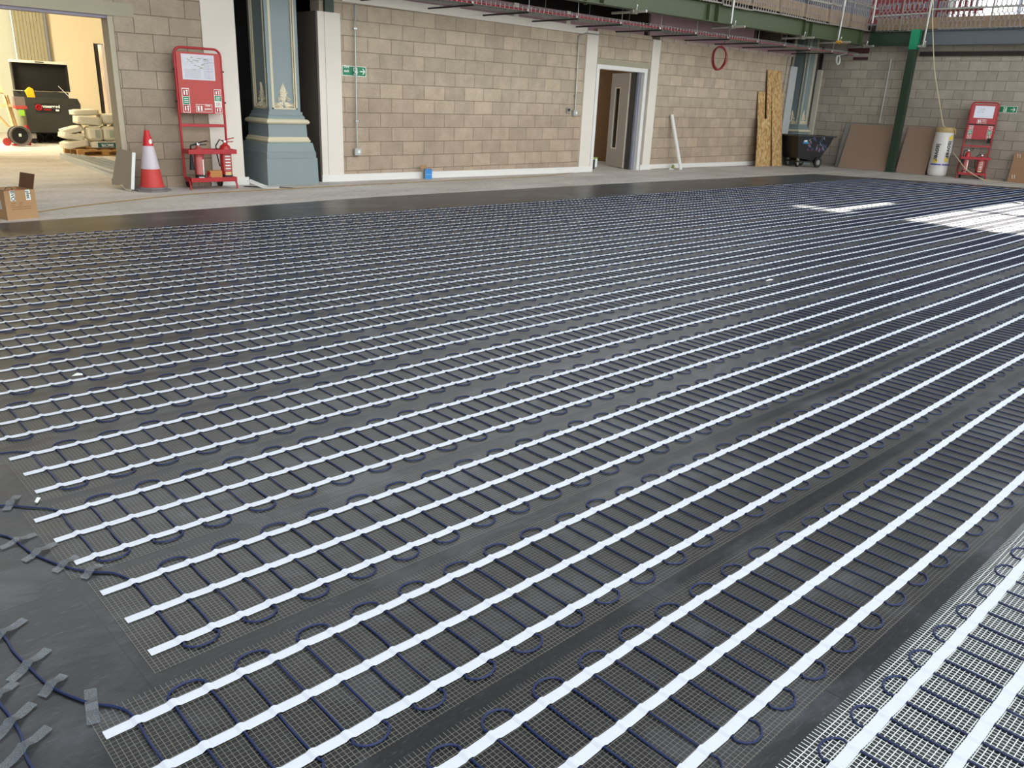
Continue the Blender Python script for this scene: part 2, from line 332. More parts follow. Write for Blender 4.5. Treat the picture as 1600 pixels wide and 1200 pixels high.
# small lobby behind door; its dimness is put into the darker OSB colour
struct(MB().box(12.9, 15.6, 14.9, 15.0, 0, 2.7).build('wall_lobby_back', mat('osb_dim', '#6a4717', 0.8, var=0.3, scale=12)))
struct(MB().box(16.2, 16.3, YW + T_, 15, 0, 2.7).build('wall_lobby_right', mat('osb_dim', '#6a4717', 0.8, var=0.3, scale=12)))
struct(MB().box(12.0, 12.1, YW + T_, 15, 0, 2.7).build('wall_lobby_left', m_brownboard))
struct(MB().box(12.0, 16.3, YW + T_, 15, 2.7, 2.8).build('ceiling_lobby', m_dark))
far('wall_right_part', 15.35, 21.15, 0, 2.79, m_blk_far)
struct(MB().box(15.38, 20.22, YW - 0.03, YW, 0.012, 0.11).build('baseboard_right', m_skirt))
# white broken course on top of the right part
mb = MB(); x = 15.4
while x < 20.9:
    mb.box(x, x + 0.41, YW - 0.02, YW + 0.06, zt(2.775, x), zt(2.82, x)); x += 0.45
struct(mb.build('trim_5', mat('pale_course', '#b8a898', 0.8, var=0.2, scale=2)))
# right niche
far('wall_corner_panel', 21.11, 21.46, 0, 2.53, mat('grey_white_panel', '#b4b7b4', 0.6), YW - 0.05, YW - 0.02)
far('wall_niche_right_back', 21.1, 23.5, 0, 3.46, mat('dark_teal_wall', '#2e3a3e', 0.8), 12.75, 12.85)
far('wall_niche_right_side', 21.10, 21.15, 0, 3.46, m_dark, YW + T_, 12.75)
# right wall (perpendicular)
yA, yB = 12.8, -9.5
mb = MB(); mb.add([(xr(yA), yA, 0), (xr(yB), yB, 0), (xr(yB), yB, 3.46), (xr(yA), yA, 3.46), (xr(yA) + .25, yA, 0), (xr(yB) + .25, yB, 0), (xr(yB) + .25, yB, 3.46), (xr(yA) + .25, yA, 3.46)],
    [(0, 1, 2, 3), (4, 7, 6, 5), (3, 2, 6, 7), (0, 4, 5, 1), (0, 3, 7, 4), (1, 5, 6, 2)])
struct(mb.build('wall_right', m_blk_rgt))
def wallbox(mb, y0, y1, d0, d1, z0, z1):        # box against the right wall, d = distance out from the face
    v = []
    for z in (z0, z1):
        for y in (y0, y1):
            for d in (d1, d0): v.append((xr(y) - d, y, z))
    return mb.add(v, [(0, 2, 3, 1), (4, 5, 7, 6), (0, 1, 5, 4), (2, 6, 7, 3), (0, 4, 6, 2), (1, 3, 7, 5)])
struct(wallbox(MB(), -9, 8.86, 0.0, 0.05, 2.865, 2.965).build('trim_6', mat('dark_channel', '#2a2421', 0.7)))
struct(wallbox(MB(), 11.36, 11.5, 0.001, 0.06, 0, 2.52).build('trim_7', mat('pale_strip', '#c3bca8', 0.6)))
tag(wallbox(MB(), 11.38, 11.45, 0.062, 0.12, 2.53, 3.1).build('steel_bracket', m_dark), 'thin dark vertical bracket above the white strip in the corner', 'bracket')

# soffit zone above the long wall
struct(MB().box(7.3, 12.9, YW - 0.06, YW + 0.02, 2.645, 2.78).build('trim_8', m_white))
struct(MB().box(5.8, 14.9, YW + 0.10, YW + 0.16, 2.7, 3.02).build('wall_upper_board', m_pink))
mb = MB().box(15.0, 19.2, YW + 0.03, YW + 0.08, 2.79, 3.46).box(19.2, 21.4, YW + 0.03, YW + 0.08, 2.79, 3.05)
struct(mb.build('wall_upper_board_right', m_pink))
mb = MB()
for x in (8.2, 9.6, 11.0, 12.4): mb.box(x, x + 0.12, YW + 0.06, YW + 0.099, 2.78, 3.02)
struct(mb.build('trim_9', m_white))
struct(MB().box(9.5, 21.1, 12.75, 12.85, 2.70, 3.46).build('wall_void_back', m_dark))  # near-black sheet stands for dark steel and shade in the void
# mezzanine deck
m_deck = mat('steel_deck_underside', '#2a2622', 0.8)
struct(MB().box(-8, 27, 10.2, 14, 3.47, 3.6).build('ceiling', m_deck))
struct(MB().box(22.51, 27, -9.5, 10.2, 3.47, 3.6).build('ceiling_right', m_deck))

# ---- beams
def ibeam(mb, a, b, z0, z1, fl_=0.09):
    a = Vector(a); b = Vector(b); L_ = (b - a).length; ang = math.atan2(b.y - a.y, b.x - a.x)
    sl = (b.z - a.z) / L_
    T = Matrix.Translation(a) @ Matrix.Rotation(ang, 4, 'Z') @ Matrix(((1, 0, 0, 0), (0, 1, 0, 0), (sl, 0, 1, 0), (0, 0, 0, 1)))
    mb.box(0, L_, -fl_, fl_, z0, z0 + 0.016, T).box(0, L_, -fl_, fl_, z1 - 0.016, z1, T).box(0, L_, -0.006, 0.006, z0 + 0.016, z1 - 0.016, T)
def beam_along(x0, x1, label, name='steel_beam', y=10.22):
    t = thing(name, label, 'beam', (x0, y, 0), group='green edge beams of the gallery')
    mb = MB(); L_ = x1 - x0
    za = zt(3.10, x0)
    ibeam(mb, (0.012, 0, 0), (L_ - 0.012, 0, 0.0099 * L_), za, za + 0.36)
    mb.build('web', m_green, t, bevel=0.003)
    p = MB().box(0.0, 0.011, -0.085, 0.085, za + 0.02, za + 0.34); 
    p.build('end_plate', m_green, t)
    b = MB()
    for k in range(4):
        z = za + 0.07 + 0.07 * k
        b.cyl((0.012, -0.05, z), (0.04, -0.05, z), 0.011, 6)
    b.build('bolt', m_galv, t)
    # stiffener
    MB().box(L_ * 0.97 - 0.2, L_ * 0.97 - 0.19, -0.08, -0.007, za + 0.03, za + 0.35).build('stiffener', m_green, t)
    return t
beam_along(4.0, 11.76, 'green steel edge beam, leftmost length, just entering the top of view')
beam_along(11.77, 15.35, 'green steel edge beam length running above the open doorway')
beam_along(15.36, 19.35, 'green steel edge beam length above the hanging red cable coil')
beam_along(19.36, 22.3, 'green steel edge beam length ending at the corner near the white cable coil')
# beams along the right side
t = thing('steel_beam', 'dark green short steel beam between gallery corner and emerald post head', 'beam', (22.42, 10.1, 0))
mb = MB(); ibeam(mb, (0, 0, 0), (0.03, -1.05, 0), 3.10, 3.45); mb.build('web', m_dkgreen, t)
mb = MB()
for k in range(4): mb.cyl((-0.06, 0.02, 3.16 + 0.07 * k), (-0.09, 0.02, 3.16 + 0.07 * k), 0.011, 6)
mb.build('bolt', m_galv, t)
t = thing('steel_beam', 'long blue-grey steel beam running from the emerald post to the right edge', 'beam', (22.46, 8.76, 0))
mb = MB(); ibeam(mb, (0, 0, 0), (0.4, -18, 0), 3.10, 3.45); mb.build('web', m_grey_steel, t)
# green column
t = thing('steel_column', 'dark green square steel post with emerald top, standing before the leaning boards', 'column', (22.36, 8.9, 0))
MB().box(-0.07, 0.07, -0.1, 0.1, 0.006, 3.0).build('shaft', m_dkgreen, t, bevel=0.008)
MB().box(-0.075, 0.075, -0.105, 0.105, 3.0, 3.46).build('post_head', m_emerald, t)
MB().box(-0.1, 0.1, -0.14, 0.14, 0, 0.012).build('base_plate', m_dkgreen, t)
mb = MB()
for k in range(4): mb.cyl((-0.01, -0.105, 3.14 + 0.07 * k), (-0.01, -0.13, 3.14 + 0.07 * k), 0.011, 6)
mb.build('bolt', m_galv, t)

# upper gallery walls, sun-side windows and unseen roof; openings placed to shape the light
struct(MB().box(-8, 27, 13.9, 14.0, 3.6, 4.9).box(-8, 27, 13.9, 14, 9.8, 10.5).build('wall_gallery_back', mat('gallery_wall', '#69717c', 0.8)))
mb = MB()
for i in range(18): mb.box(-7 + i * 1.9, -6.5 + i * 1.9, 13.9, 14.0, 4.9, 9.8)
struct(mb.build('wall_gallery_back_piers', mat('gallery_wall', '#69717c', 0.8)))  # tall glazing between the piers, added to give the mats sheen
m_up = mat('gallery_side_wall', '#6d7078', 0.8)
X0, X1 = 26.0, 26.2
mb = MB()
mb.box(X0, X1, 9.6, 14, 3.6, 10.5).box(X0, X1, 6.0, 9.6, 3.6, 3.9).box(X0, X1, 6.0, 9.6, 5.4, 10.5)
mb.box(X0, X1, 5.55, 6.0, 3.6, 9.44).box(X0, X1, 5.55, 6.0, 9.80, 10.5)
mb.box(X0, X1, 5.35, 5.55, 3.6, 8.15).box(X0, X1, 5.35, 5.55, 9.80, 10.5)  # narrow slots cut to throw thin sun strips on the floor
mb.box(X0, X1, 5.15, 5.35, 3.6, 9.44).box(X0, X1, 5.15, 5.35, 9.80, 10.5)
mb.box(X0, X1, 4.35, 5.15, 3.6, 10.5).box(X0, X1, -9.5, 4.35, 3.6, 5.0).box(X0, X1, -9.5, 4.35, 9.73, 10.5)
struct(mb.build('wall_gallery_right', m_up))
wn = thing('window_1', None, None, (0, 0, 0)); struct(wn)
mb = MB()
for y in (3.0, 0.4, -2.2, -4.8): mb.box(26.05, 26.15, y - 0.04, y + 0.04, 5.0, 9.73)
for z in (6.45, 8.0): mb.box(26.05, 26.15, -9.5, 4.35, z - 0.05, z + 0.05)
mb.build('window_frame', m_skirt, wn)
wn2 = thing('window_2', None, None, (0, 0, 0)); struct(wn2)
MB().box(26.05, 26.15, 7.75, 7.85, 3.9, 5.4).box(26.05, 26.15, 6.0, 9.6, 5.3, 5.4).build('window_frame', mat('window_frame_white', '#c9d2e2', 0.5), wn2)
struct(MB().box(12, 27, -9.5, 14, 10.5, 10.6).box(-8, -2, -9.5, 14, 10.5, 10.6).box(-2, 12, 4.5, 14, 10.5, 10.6).box(-2, 12, -9.5, -3, 10.5, 10.6).build('ceiling_roof', m_up))  # unseen roof, added to block sun; its opening shapes the daylight
struct(MB().box(-8.1, -8, -9.5, 14, 0, 10.5).build('wall_west', m_up))  # unseen wall, added to keep sky light off the right wall

# ---- left store room
m_cream = mat('cream_plaster', '#e6d9b8', 0.75, var=0.03, scale=1)
mb = MB().box(6.86, 8.03, 25, 25.12, 0, 3.6).box(8.03, 8.40, 25, 25.12, 2.34, 3.6).box(8.40, 10.5, 25, 25.12, 0, 3.6)
struct(mb.build('wall_store_back', m_cream))
struct(MB().box(8.03, 8.40, 25.4, 25.5, 0, 2.4).build('wall_store_passage', mat('passage_dark', '#1c1816', 0.9)))
struct(MB().box(8.005, 8.03, 25.0, 25.4, 0, 2.34).build('wall_store_reveal', mat('reveal_tan', '#d4b98c', 0.8)))
struct(MB().box(10.4, 10.5, YW + T_, 25, 0, 3.6).build('wall_store_right', m_cream))
struct(MB().box(-3, 10.5, YW + T_, 25.2, 3.6, 3.7).build('ceiling_store', m_cream))
struct(MB().box(-3.1, -3, YW + T_, 25.2, 0, 3.6).build('wall_store_left', m_cream))
struct(MB().box(-3, 6.1, 25, 25.12, 0, 3.6).build('wall_store_back_left', mat('pale_speckle', '#c9cbb8', 0.7, var=0.1, scale=40)))
d2 = thing('door_2', None, None, (0, 0, 0)); struct(d2)
MB().box(8.21, 8.30, 25.02, 25.30, 0, 2.32).build('door_leaf', mat('pale_door', '#cfc6c0', 0.6), d2)
t = thing('roller_curtain', 'olive vertical panelled shutter in the bright store room behind the tool chest', 'shutter', (6.1, 24.9, 0))
mb = MB(); 
for i in range(9): mb.box(i * 0.08, i * 0.08 + 0.07, 0, 0.05, 0, 3.55)
mb.box(0, 0.72, 0.02, 0.05, 0, 3.55).build('panel', mat('olive_panel', '#a59f80', 0.6), t)
MB().cyl((0.76, 0.0, 0), (0.76, 0.0, 3.55), 0.045, 12).build('pole', mat('pole_grey', '#77787a', 0.5), t, smooth=True)

# ------------------------------------------------------------------ heating mats
ANG = -0.0072
MY0, MP, TS = 7.931, 0.5455, 0.167
CP = 0.08
def xend(y):
    return (18.9 + (9.3 - y) * 0.50 if y > 5.3 else 20.9 + (5.33 - y) * 0.33) - 0.42
def wave(x, i): return 0.005 * math.sin(x * 1.25 + 0.5 * i) + 0.0035 * math.sin(2.6 * x + 1.7 * i) + 0.012 * math.sin(0.42 * x + 0.9) * min(1, x / 6)
m_mesh = mat('mesh_fibre', '#7a786e', 0.7, var=0.25, scale=2.0)
m_meshw = mat('mesh_fibre_white', '#d5dcd6', 0.6, var=0.05)
ordn = ['farthest', 'second from farthest', 'third from farthest', 'fourth from farthest', 'fifth from farthest', 'sixth from farthest', 'seventh from farthest', 'middle', 'seventh from nearest', 'sixth from nearest', 'fifth from nearest', 'fourth from nearest', 'third from nearest', 'second from nearest', 'nearest']
extra = {14: 'nearest heating mat, brighter white mesh than all the rest, bottom right corner', 13: 'heating mat second from nearest, its top white tape starting lowest at bottom left',
         12: 'heating mat third from nearest, blue supply cable entering under its tape from the left', 11: 'heating mat whose left end has a torn tape tip and a supply cable arriving flat',
         0: 'farthest heating mat, against the bare black margin by the concrete walkway'}
Z0 = 0.0062
def build_mat(i):
    xs = {9: 0.535, 10: 0.545, 11: 0.50, 12: 0.52, 13: 0.35, 14: 0.55}.get(i, 0.50)
    if i == 10: xs = 0.50
    starts = {9: (0.552, 0.559, 0.554), 10: (0.495, 0.508, 0.516), 11: (0.52, 0.528, 0.526), 12: (0.52, 0.528, 0.526), 13: (0.35, 0.36, 0.37)}
    return xs
TAPE0 = {9: (0.552, 0.559, 0.554), 10: (0.495, 0.508, 0.516), 11: (0.52, 0.528, 0.526), 12: (0.35, 0.36, 0.37), 13: (0.42, 0.43, 0.44)}
# position 10 is the mat at s = 7.931-10*.5455 = 2.476
def rowy(i): return MY0 - i * MP
BC = {9: 0.63, 10: 0.573, 11: 0.604, 12: 0.418}
mats = []
for i in range(15):
    s = rowy(i); ts = TAPE0.get(i, (0.50, 0.50, 0.50)); x0 = min(ts) - 0.01; xe = xend(s)
    lab = extra.get(i) or 'heating mat with blue looped cable and three white tapes, %s of the fifteen' % ordn[i]
    t = thing('heating_mat', lab, 'heating mat', (0, s, 0), ANG, group='underfloor heating mats laid in parallel strips')
    mats.append(t)
    # mesh net
    near = i >= 9
    p = 0.012; wd = 0.0011 if i < 14 else 0.0021
    if not near: wd = 0.0011
    mb = MB(); z = Z0 + 0.0008
    n = int(0.49 / p)
    def wy_(x): return wave(x, i)
    segs = []
    x = x0
    while x < xe: segs.append(x); x += 0.24
    segs.append(xe)
    vs = mb.v; fs = mb.f
    for k in range(n + 1):
        yk = -0.245 + k * p; base = len(vs)
        for x in segs:
            w_ = wy_(x); vs.append((x, yk + w_ - wd / 2, z)); vs.append((x, yk + w_ + wd / 2, z))
        for q in range(len(segs) - 1): fs.append((base + 2 * q, base + 2 * q + 2, base + 2 * q + 3, base + 2 * q + 1))
    x = x0; 
    while x < xe:
        w_ = wy_(x); e1 = -0.245 - 0.004; e2 = 0.245 + (0.006 if i < 14 else 0.009)
        sk = 0.003 * math.sin(x * 3 + i)
        b_ = len(vs); vs += [(x - wd / 2, e1 + w_, z + .0004), (x + wd / 2, e1 + w_, z + .0004), (x + wd / 2 + sk, e2 + w_, z + .0004), (x - wd / 2 + sk, e2 + w_, z + .0004)]
        fs.append((b_, b_ + 1, b_ + 2, b_ + 3)); x += p
    mb.build('mesh_net', m_meshw if i == 14 else m_mesh, t)
    # cable serpentine
    rc = 0.0030; zc = Z0 + 0.0038
    rnd = random.Random(100 + i)
    pts = []; c0 = BC.get(i, 0.56 + 0.02 * (i % 3)); legs = []
    x = c0; k = 0
    jit = 0.0
    while x < xe - 0.09: legs.append(x); x += CP + rnd.uniform(-0.004, 0.004); k += 1
    cable = []
    tails = {9: [(-0.6, 3.32), (0.30, 3.30), (0.46, 3.28), (0.57, 3.25)],
             10: [(-0.5, 2.92), (0.10, 2.90), (0.30, 2.87), (0.44, 2.815), (0.498, 2.755), (0.548, 2.70)],
             11: [(-0.6, 3.12), (0.0, 2.85), (0.25, 2.68), (0.392, 2.602), (0.435, 2.429), (0.484, 2.299), (0.53, 2.225), (0.575, 2.18)],
             12: [(-0.4, 2.9), (0.1, 2.5), (0.24, 2.25), (0.272, 2.07), (0.277, 1.98), (0.288, 1.904), (0.305, 1.80), (0.328, 1.735), (0.358, 1.674), (0.39, 1.635), (0.41, 1.60)],
             13: [(-0.3, 2.4), (0.1, 2.1), (0.19, 1.87), (0.207, 1.783), (0.214, 1.721), (0.215, 1.66), (0.208, 1.574), (0.23, 1.42), (0.30, 1.25), (0.40, 1.12)]}
    if i == 13: pass
    if i in tails:
        q = [(a, b - s) for a, b in tails[i]]
        # Catmull-Rom smoothing
        Q = [q[0]] + q + [(legs[0] - 0.002, 0.185)]
        for a in range(1, len(Q) - 1):
            p0, p1, p2, p3 = Q[a - 1], Q[a], Q[a + 1], Q[min(a + 2, len(Q) - 1)]
            for uu in range(6):
                u_ = uu / 6
                cable.append(tuple(0.5 * ((2 * p1[d]) + (-p0[d] + p2[d]) * u_ + (2 * p0[d] - 5 * p1[d] + 4 * p2[d] - p3[d]) * u_ ** 2 + (-p0[d] + 3 * p1[d] - 3 * p2[d] + p3[d]) * u_ ** 3) for d in (0, 1)))
    for k, x in enumerate(legs):
        dn = (k % 2 == 0)
        yy = [0.182, 0.155, 0.12, 0.08, 0.03, -0.03, -0.08, -0.12, -0.155, -0.182]
        if not dn: yy = yy[::-1]
        sw = rnd.uniform(-0.004, 0.004)
        for y in yy: cable.append((x + sw * math.sin(PI * y / TS) * (abs(y) < TS), y))
        if k < len(legs) - 1:
            xn = legs[k + 1]; e = -1 if dn else 1; R_ = (xn - x) / 2; dep = 0.036 + rnd.uniform(-0.004, 0.006)
            for a in ((0.0, .06, 0.12, .2, 0.30, .4, 0.5, .6, 0.70, .8, 0.88, .94, 1.0) if i > 9 else (0.0, 0.12, 0.30, 0.5, 0.70, 0.88, 1.0)):
                an = PI * a; bl = 1.12
                cable.append((x + R_ - R_ * bl * math.cos(an) if 0.05 < a < 0.95 else (x if a < .5 else xn), e * (0.186 + dep * math.sin(an))))
    cp = [(x, y + wave(x, i) if x > 0.3 else y, zc) for x, y in cable]
    mb = MB(); mb.tube(cp, rc, 8 if i > 9 else 5); mb.build('heating_cable', m_cable, t, smooth=True)
    # tapes
    for j in (1, 0, -1):
        yc = j * TS; mb = MB(); hw = 0.0145; prof = []
        stx = ts[1 - j]
        prof.append((stx, Z0 + 0.0025))
        for x in legs:
            if x < stx + 0.012: continue
            prof += [(x - 0.012, Z0 + 0.003), (x - 0.0036, Z0 + 0.0073), (x + 0.0036, Z0 + 0.0073), (x + 0.011, Z0 + 0.0032)]
        prof.append((xe - 0.01 * (j + 1), Z0 + 0.0025))
        for x, z in prof:
            yj = yc + wave(x, i) + 0.0009 * math.sin(x * 40 + i)
            mb.v += [(x, yj - hw, z), (x, yj + hw, z)]
        for q in range(len(prof) - 1): mb.f.append((2 * q, 2 * q + 2, 2 * q + 3, 2 * q + 1))
        mb.build('white_tape', m_tape, t)
# torn tape tips
def tape_piece(x, y, ang, L_, W_, label, z=0.0165, ripped=False):
    mb = MB(); n = 8
    for k in range(n + 1):
        u = -L_ / 2 + L_ * k / n; h = 0.0105 * math.exp(-(u / 0.014) ** 2)
        mb.v += [(u, -W_ / 2, 0.0005 + h), (u + (0.004 if k in (0, n) else 0), W_ / 2, 0.0005 + h)]
    for k in range(n): mb.f.append((2 * k, 2 * k + 2, 2 * k + 3, 2 * k + 1))
    o = mb.build('clear_tape_strip', m_clear); o.location = (x, y, Z0 + 0.0034); o.rotation_euler = (0, 0, ang)
    return tag(o, label, 'tape', 'clear tape strips holding down supply cables')
def pieces():
    P = [((33, 852), (0, 862), 'clear tape strip on the middle-left cable, second from the left edge'),]
    return P
for (a, b, lab) in (((0.373, 2.517), (0.475, 2.545), 'clear tape strip with crumpled scrap, over cable at left edge middle'),
                    ((0.405, 2.40), (0.505, 2.45), 'clear tape strip over cable, upper one between crumpled strip and mat corner'),
                    ((0.455, 2.285), (0.53, 2.335), 'clear tape strip over cable, third along towards the mat corner'),
                    ((0.505, 2.20), (0.565, 2.245), 'shiny crumpled clear tape just before the supply cable meets the mat net'),
                    ((0.445, 2.76), (0.50, 2.85), 'clear tape strip holding the flat supply cable above torn white tape tip'),
                    ((0.225, 2.035), (0.335, 2.10), 'clear tape strip on cable at left edge, topmost of the lower cable'),
                    ((0.245, 1.865), (0.345, 1.935), 'clear tape strip over the lower cable, second down from left edge'),
                    ((0.285, 1.765), (0.345, 1.81), 'small clear tape strip over the lower cable midway'),
                    ((0.345, 1.60), (0.375, 1.72), 'broad crumpled clear tape by the lower mat corner'),
                    ((0.18, 1.80), (0.255, 1.855), 'clear tape strip at left edge over the bottom cable, topmost'),
                    ((0.165, 1.68), (0.265, 1.755), 'clear tape strip over the bottom cable, middle one'),
                    ((0.165, 1.59), (0.27, 1.655), 'clear tape strip over the bottom cable, lowest in view'),
                    ((0.435, 3.27), (0.455, 3.37), 'short clear tape strip on cable beside tenth mat at left edge')):
    a = Vector(a); b = Vector(b); d = b - a
    tape_piece((a.x + b.x) / 2, (a.y + b.y) / 2, math.atan2(d.y, d.x), d.length, 0.026, lab)

# small scraps on the mats
for x_, y_, a_, w_, d_, m__, lab in ((0.60, 4.14, 0.3, 0.07, 0.05, mat('pinkish_paper', '#b8a49c', 0.8), 'small crumpled pinkish paper scrap on the mats near the left edge'),
                                  (1.03, 4.00, -0.5, 0.05, 0.012, m_signw, 'tiny white offcut lying between two mats left of centre'),
                                  (0.54, 2.77, 0.9, 0.03, 0.012, m_signw, 'tiny white offcut beside a torn tape tip near the supply cable'),
                                  (6.15, 3.26, -0.2, 0.10, 0.012, m_signw, 'short white offcut lying on a mat at the right of centre')):
    o = MB().add([(-w_ / 2, -d_ / 2, 0), (w_ / 2, -d_ / 3, 0.004), (w_ / 2.4, d_ / 2, 0.008), (-w_ / 3, d_ / 2.2, 0.002), (0, 0, 0.014)], [(0, 1, 4), (1, 2, 4), (2, 3, 4), (3, 0, 4), (0, 3, 2, 1)]).build('paper_scrap', m__)
    o.location = (x_, y_, Z0 + 0.003); o.rotation_euler = (0, 0, a_); tag(o, lab, 'scrap')

# ------------------------------------------------------------------ ornate columns
m_col = mat('column_blue_grey', '#7f8c8b', 0.5, var=0.05, scale=3)
m_colc = mat('column_cream', '#cdc3a4', 0.6, var=0.06, scale=6)
m_orn = mat('ornament_plaster', '#d6cbae', 0.8, var=0.2, scale=30)
def sq_loft(prof, T=None, n=4):
    mb = MB(); ph = PI / 4; rs = [(r * math.sqrt(2), z) for r, z in prof]; return mb.lathe(rs, 4, T, ph)
def ornament(mb, cx, y, z0, w, h):
    rnd = random.Random(5)
    # central leaf and scrolled side leaves inside a triangle
    def leaf(x, z, a, L_, W_):
        vs = []; n = 7
        for k in range(n):
            u = k / (n - 1); wd = W_ * math.sin(PI * min(1, u * 0.92 + 0.08)) ; px = x + math.sin(a + 0.9 * u * (1 if a > 0 else -1) * (abs(a) > .1)) * L_ * u; pz = z + math.cos(a + 0.9 * u * (1 if a > 0 else -1) * (abs(a) > .1)) * L_ * u
            nx, nz = math.cos(a), -math.sin(a)
            vs += [(px - nx * wd, y, pz - nz * wd), (px, y - 0.022, pz), (px + nx * wd, y, pz + nz * wd)]
        fs = []
        for k in range(n - 1):
            for q in (0, 1): fs.append((3 * k + q, 3 * k + q + 1, 3 * k + 4 + q, 3 * k + 3 + q))
        mb.add(vs, fs)
    leaf(cx, z0 + 0.06, 0, h * 0.95 - 0.06, w * 0.13)
    for sgn in (-1, 1):
        for (fx, fz, a, L_, W_) in ((0.05, 0.05, 0.45, 0.55, 0.11), (0.10, 0.02, 0.75, 0.45, 0.10), (0.20, 0.02, 0.3, 0.36, 0.09), (0.30, 0.02, 0.15, 0.22, 0.09), (0.04, 0.38, 0.5, 0.3, 0.08), (0.04, 0.0, 1.2, 0.4, 0.07), (0.03, 0.55, 0.4, 0.22, 0.06)):
            leaf(cx + sgn * fx * w, z0 + fz * h, sgn * a, L_ * h * 0.62, W_ * w)
    for sgn in (-1, 1):
        for r_, fx, fz in ((0.03, 0.36, 0.08), (0.028, 0.18, 0.3), (0.024, 0.1, 0.55)):
            pts = [(cx + sgn * fx * w + r_ * (1 - k / 14) * math.cos(k * 0.75), y - 0.008, z0 + fz * h + r_ * (1 - k / 14) * math.sin(k * 0.75)) for k in range(12)]
            mb.tube(pts, 0.007, 5)
def column(cx, cy, label, rz=0.0):
    t = thing('ornate_column', label, 'column', (cx, cy, 0), rz, group='ornate blue-grey cast columns')
    sq_loft([(0.425, 0), (0.418, 0.38), (0.405, 0.385), (0.405, 0.47), (0.395, 0.48), (0.372, 0.60), (0.345, 0.605), (0.325, 0.68), (0.318, 0.69), (0.312, 0.87), (0.30, 0.93), (0.298, 0.97), (0.275, 1.0), (0.275, 1.04)]).build('pedestal', m_col, t)
    sq_loft([(0.34, 0.605), (0.352, 0.62), (0.352, 0.635), (0.336, 0.655), (0.336, 0.665), (0.322, 0.685)]).build('lower_moulding', m_colc, t)
    sq_loft([(0.31, 0.865), (0.338, 0.875), (0.352, 0.895), (0.338, 0.925), (0.315, 0.94), (0.30, 0.94)]).build('upper_moulding', m_colc, t)
    sh = MB(); H1 = 3.45; hw = 0.255
    sh.box(-hw + 0.03, hw - 0.03, -hw + 0.03, hw - 0.03, 1.03, H1)
    for sx in (-1, 1):
        for sy in (-1, 1): sh.box(min(sx * hw, sx * (hw - 0.05)), max(sx * hw, sx * (hw - 0.05)), min(sy * hw, sy * (hw - 0.05)), max(sy * hw, sy * (hw - 0.05)), 1.03, H1)
    for k in range(4):
        T = Matrix.Rotation(k * PI / 2, 4, 'Z'); sh.box(-hw + 0.05, hw - 0.05, -hw, -hw + 0.03, 1.03, 1.075, T)
    sh.build('shaft', m_col, t)
    for k in (0, 3, 1):
        T = Matrix.Rotation(k * PI / 2, 4, 'Z'); mb = MB(); a = hw - 0.05
        for sx in (-1, 1): mb.box(min(sx * a, sx * (a - 0.022)), max(sx * a, sx * (a - 0.022)), -hw - 0.006, -hw + 0.02, 1.075, H1, T); mb.box(min(sx * (a - 0.03), sx * (a - 0.045)), max(sx * (a - 0.03), sx * (a - 0.045)), -hw + 0.008, -hw + 0.028, 1.095, H1, T)
        mb.box(-a, a, -hw - 0.006, -hw + 0.02, 1.075, 1.095, T); mb.build('panel_edge', m_colc, t)
        mo = MB(); ornament(mo, 0, -hw + 0.03, 1.10, 0.42, 0.36)
        mo2 = MB(); mo2.add(mo.v, mo.f, T); mo2.build('leaf_ornament', m_orn, t)
    MB().lathe([(0.05, 0), (0.05, 0.012)], 14, Matrix.Translation((-0.421, -0.1, 0.13)) @ Matrix.Rotation(PI / 2, 4, 'Y') @ Matrix.Rotation(PI, 4, 'Z') @ Matrix.Scale(1.6, 4, (1, 0, 0))).build('cable_hole', m_dark, t)
    return t
column(6.245, 11.70, 'large blue-grey ornate column with cream mouldings, beside the left fire point')
column(22.08, 11.66, 'far blue-grey ornate column in the corner behind the black tilt cart')

# ------------------------------------------------------------------ fire points
m_exred = mat('extinguisher_red', '#b02a2a', 0.3, var=0.06)
m_chrome = mat('chrome', '#c8c8c8', 0.2, 0.9)
def small_sign(par, x, z, w, h, cols, y, lab=None):
    MB().box(x - w / 2 - 0.006, x + w / 2 + 0.006, y - 0.003, y, z - h / 2 - 0.006, z + h / 2 + 0.006).build('sign_backing', m_signw, par)
    n = len(cols)
    for k, c in enumerate(cols):
        z1 = z + h / 2 - h * k / n - 0.003; z0_ = z + h / 2 - h * (k + 1) / n + 0.003
        MB().box(x - w / 2, x + w / 2, y - 0.0045, y - 0.003, z0_, z1).build('sign_panel', {'r': m_red, 'g': m_signg, 'w': m_signw}[c], par)
        zc = (z0_ + z1) / 2; hh = (z1 - z0_)
        ic = MB()
        if c == 'r':
            ic.box(x - w * .30, x - w * .12, y - 0.0055, y - 0.0045, zc - hh * .3, zc + hh * .3); ic.box(x + w * .12, x + w * .3, y - 0.0055, y - 0.0045, zc - hh * .35, zc + hh * .1); ic.box(x + w * .05, x + w * .35, y - 0.0055, y - 0.0045, zc + hh * .16, zc + hh * .34)
        else:
            for r in (-.25, 0, .25): ic.box(x - w * .35, x + w * .35, y - 0.0055, y - 0.0045, zc + hh * r - hh * .05, zc + hh * r + hh * .05)
        ic.build('sign_icon', m_signw if c != 'w' else m_red, par)
def running_man(mb, x, z, s, y):
    mb.lathe([(0.1 * s, 0), (0.1 * s, 0.001)], 10, Matrix.Translation((x + .08 * s, y, z + .42 * s)) @ Matrix.Rotation(PI / 2, 4, 'X'))
    for a, b in (((0, .3), (-.08, -.02)), ((0, .28), (.22, .12)), ((0, .28), (-.26, .18)), ((-.08, -.02), (.12, -.2)), ((.12, -.2), (.08, -.45)), ((-.08, -.02), (-.12, -.25)), ((-.12, -.25), (-.36, -.3))):
        mb.tube([(x + a[0] * s, y, z + a[1] * s), (x + b[0] * s, y, z + b[1] * s)], 0.045 * s, 5)
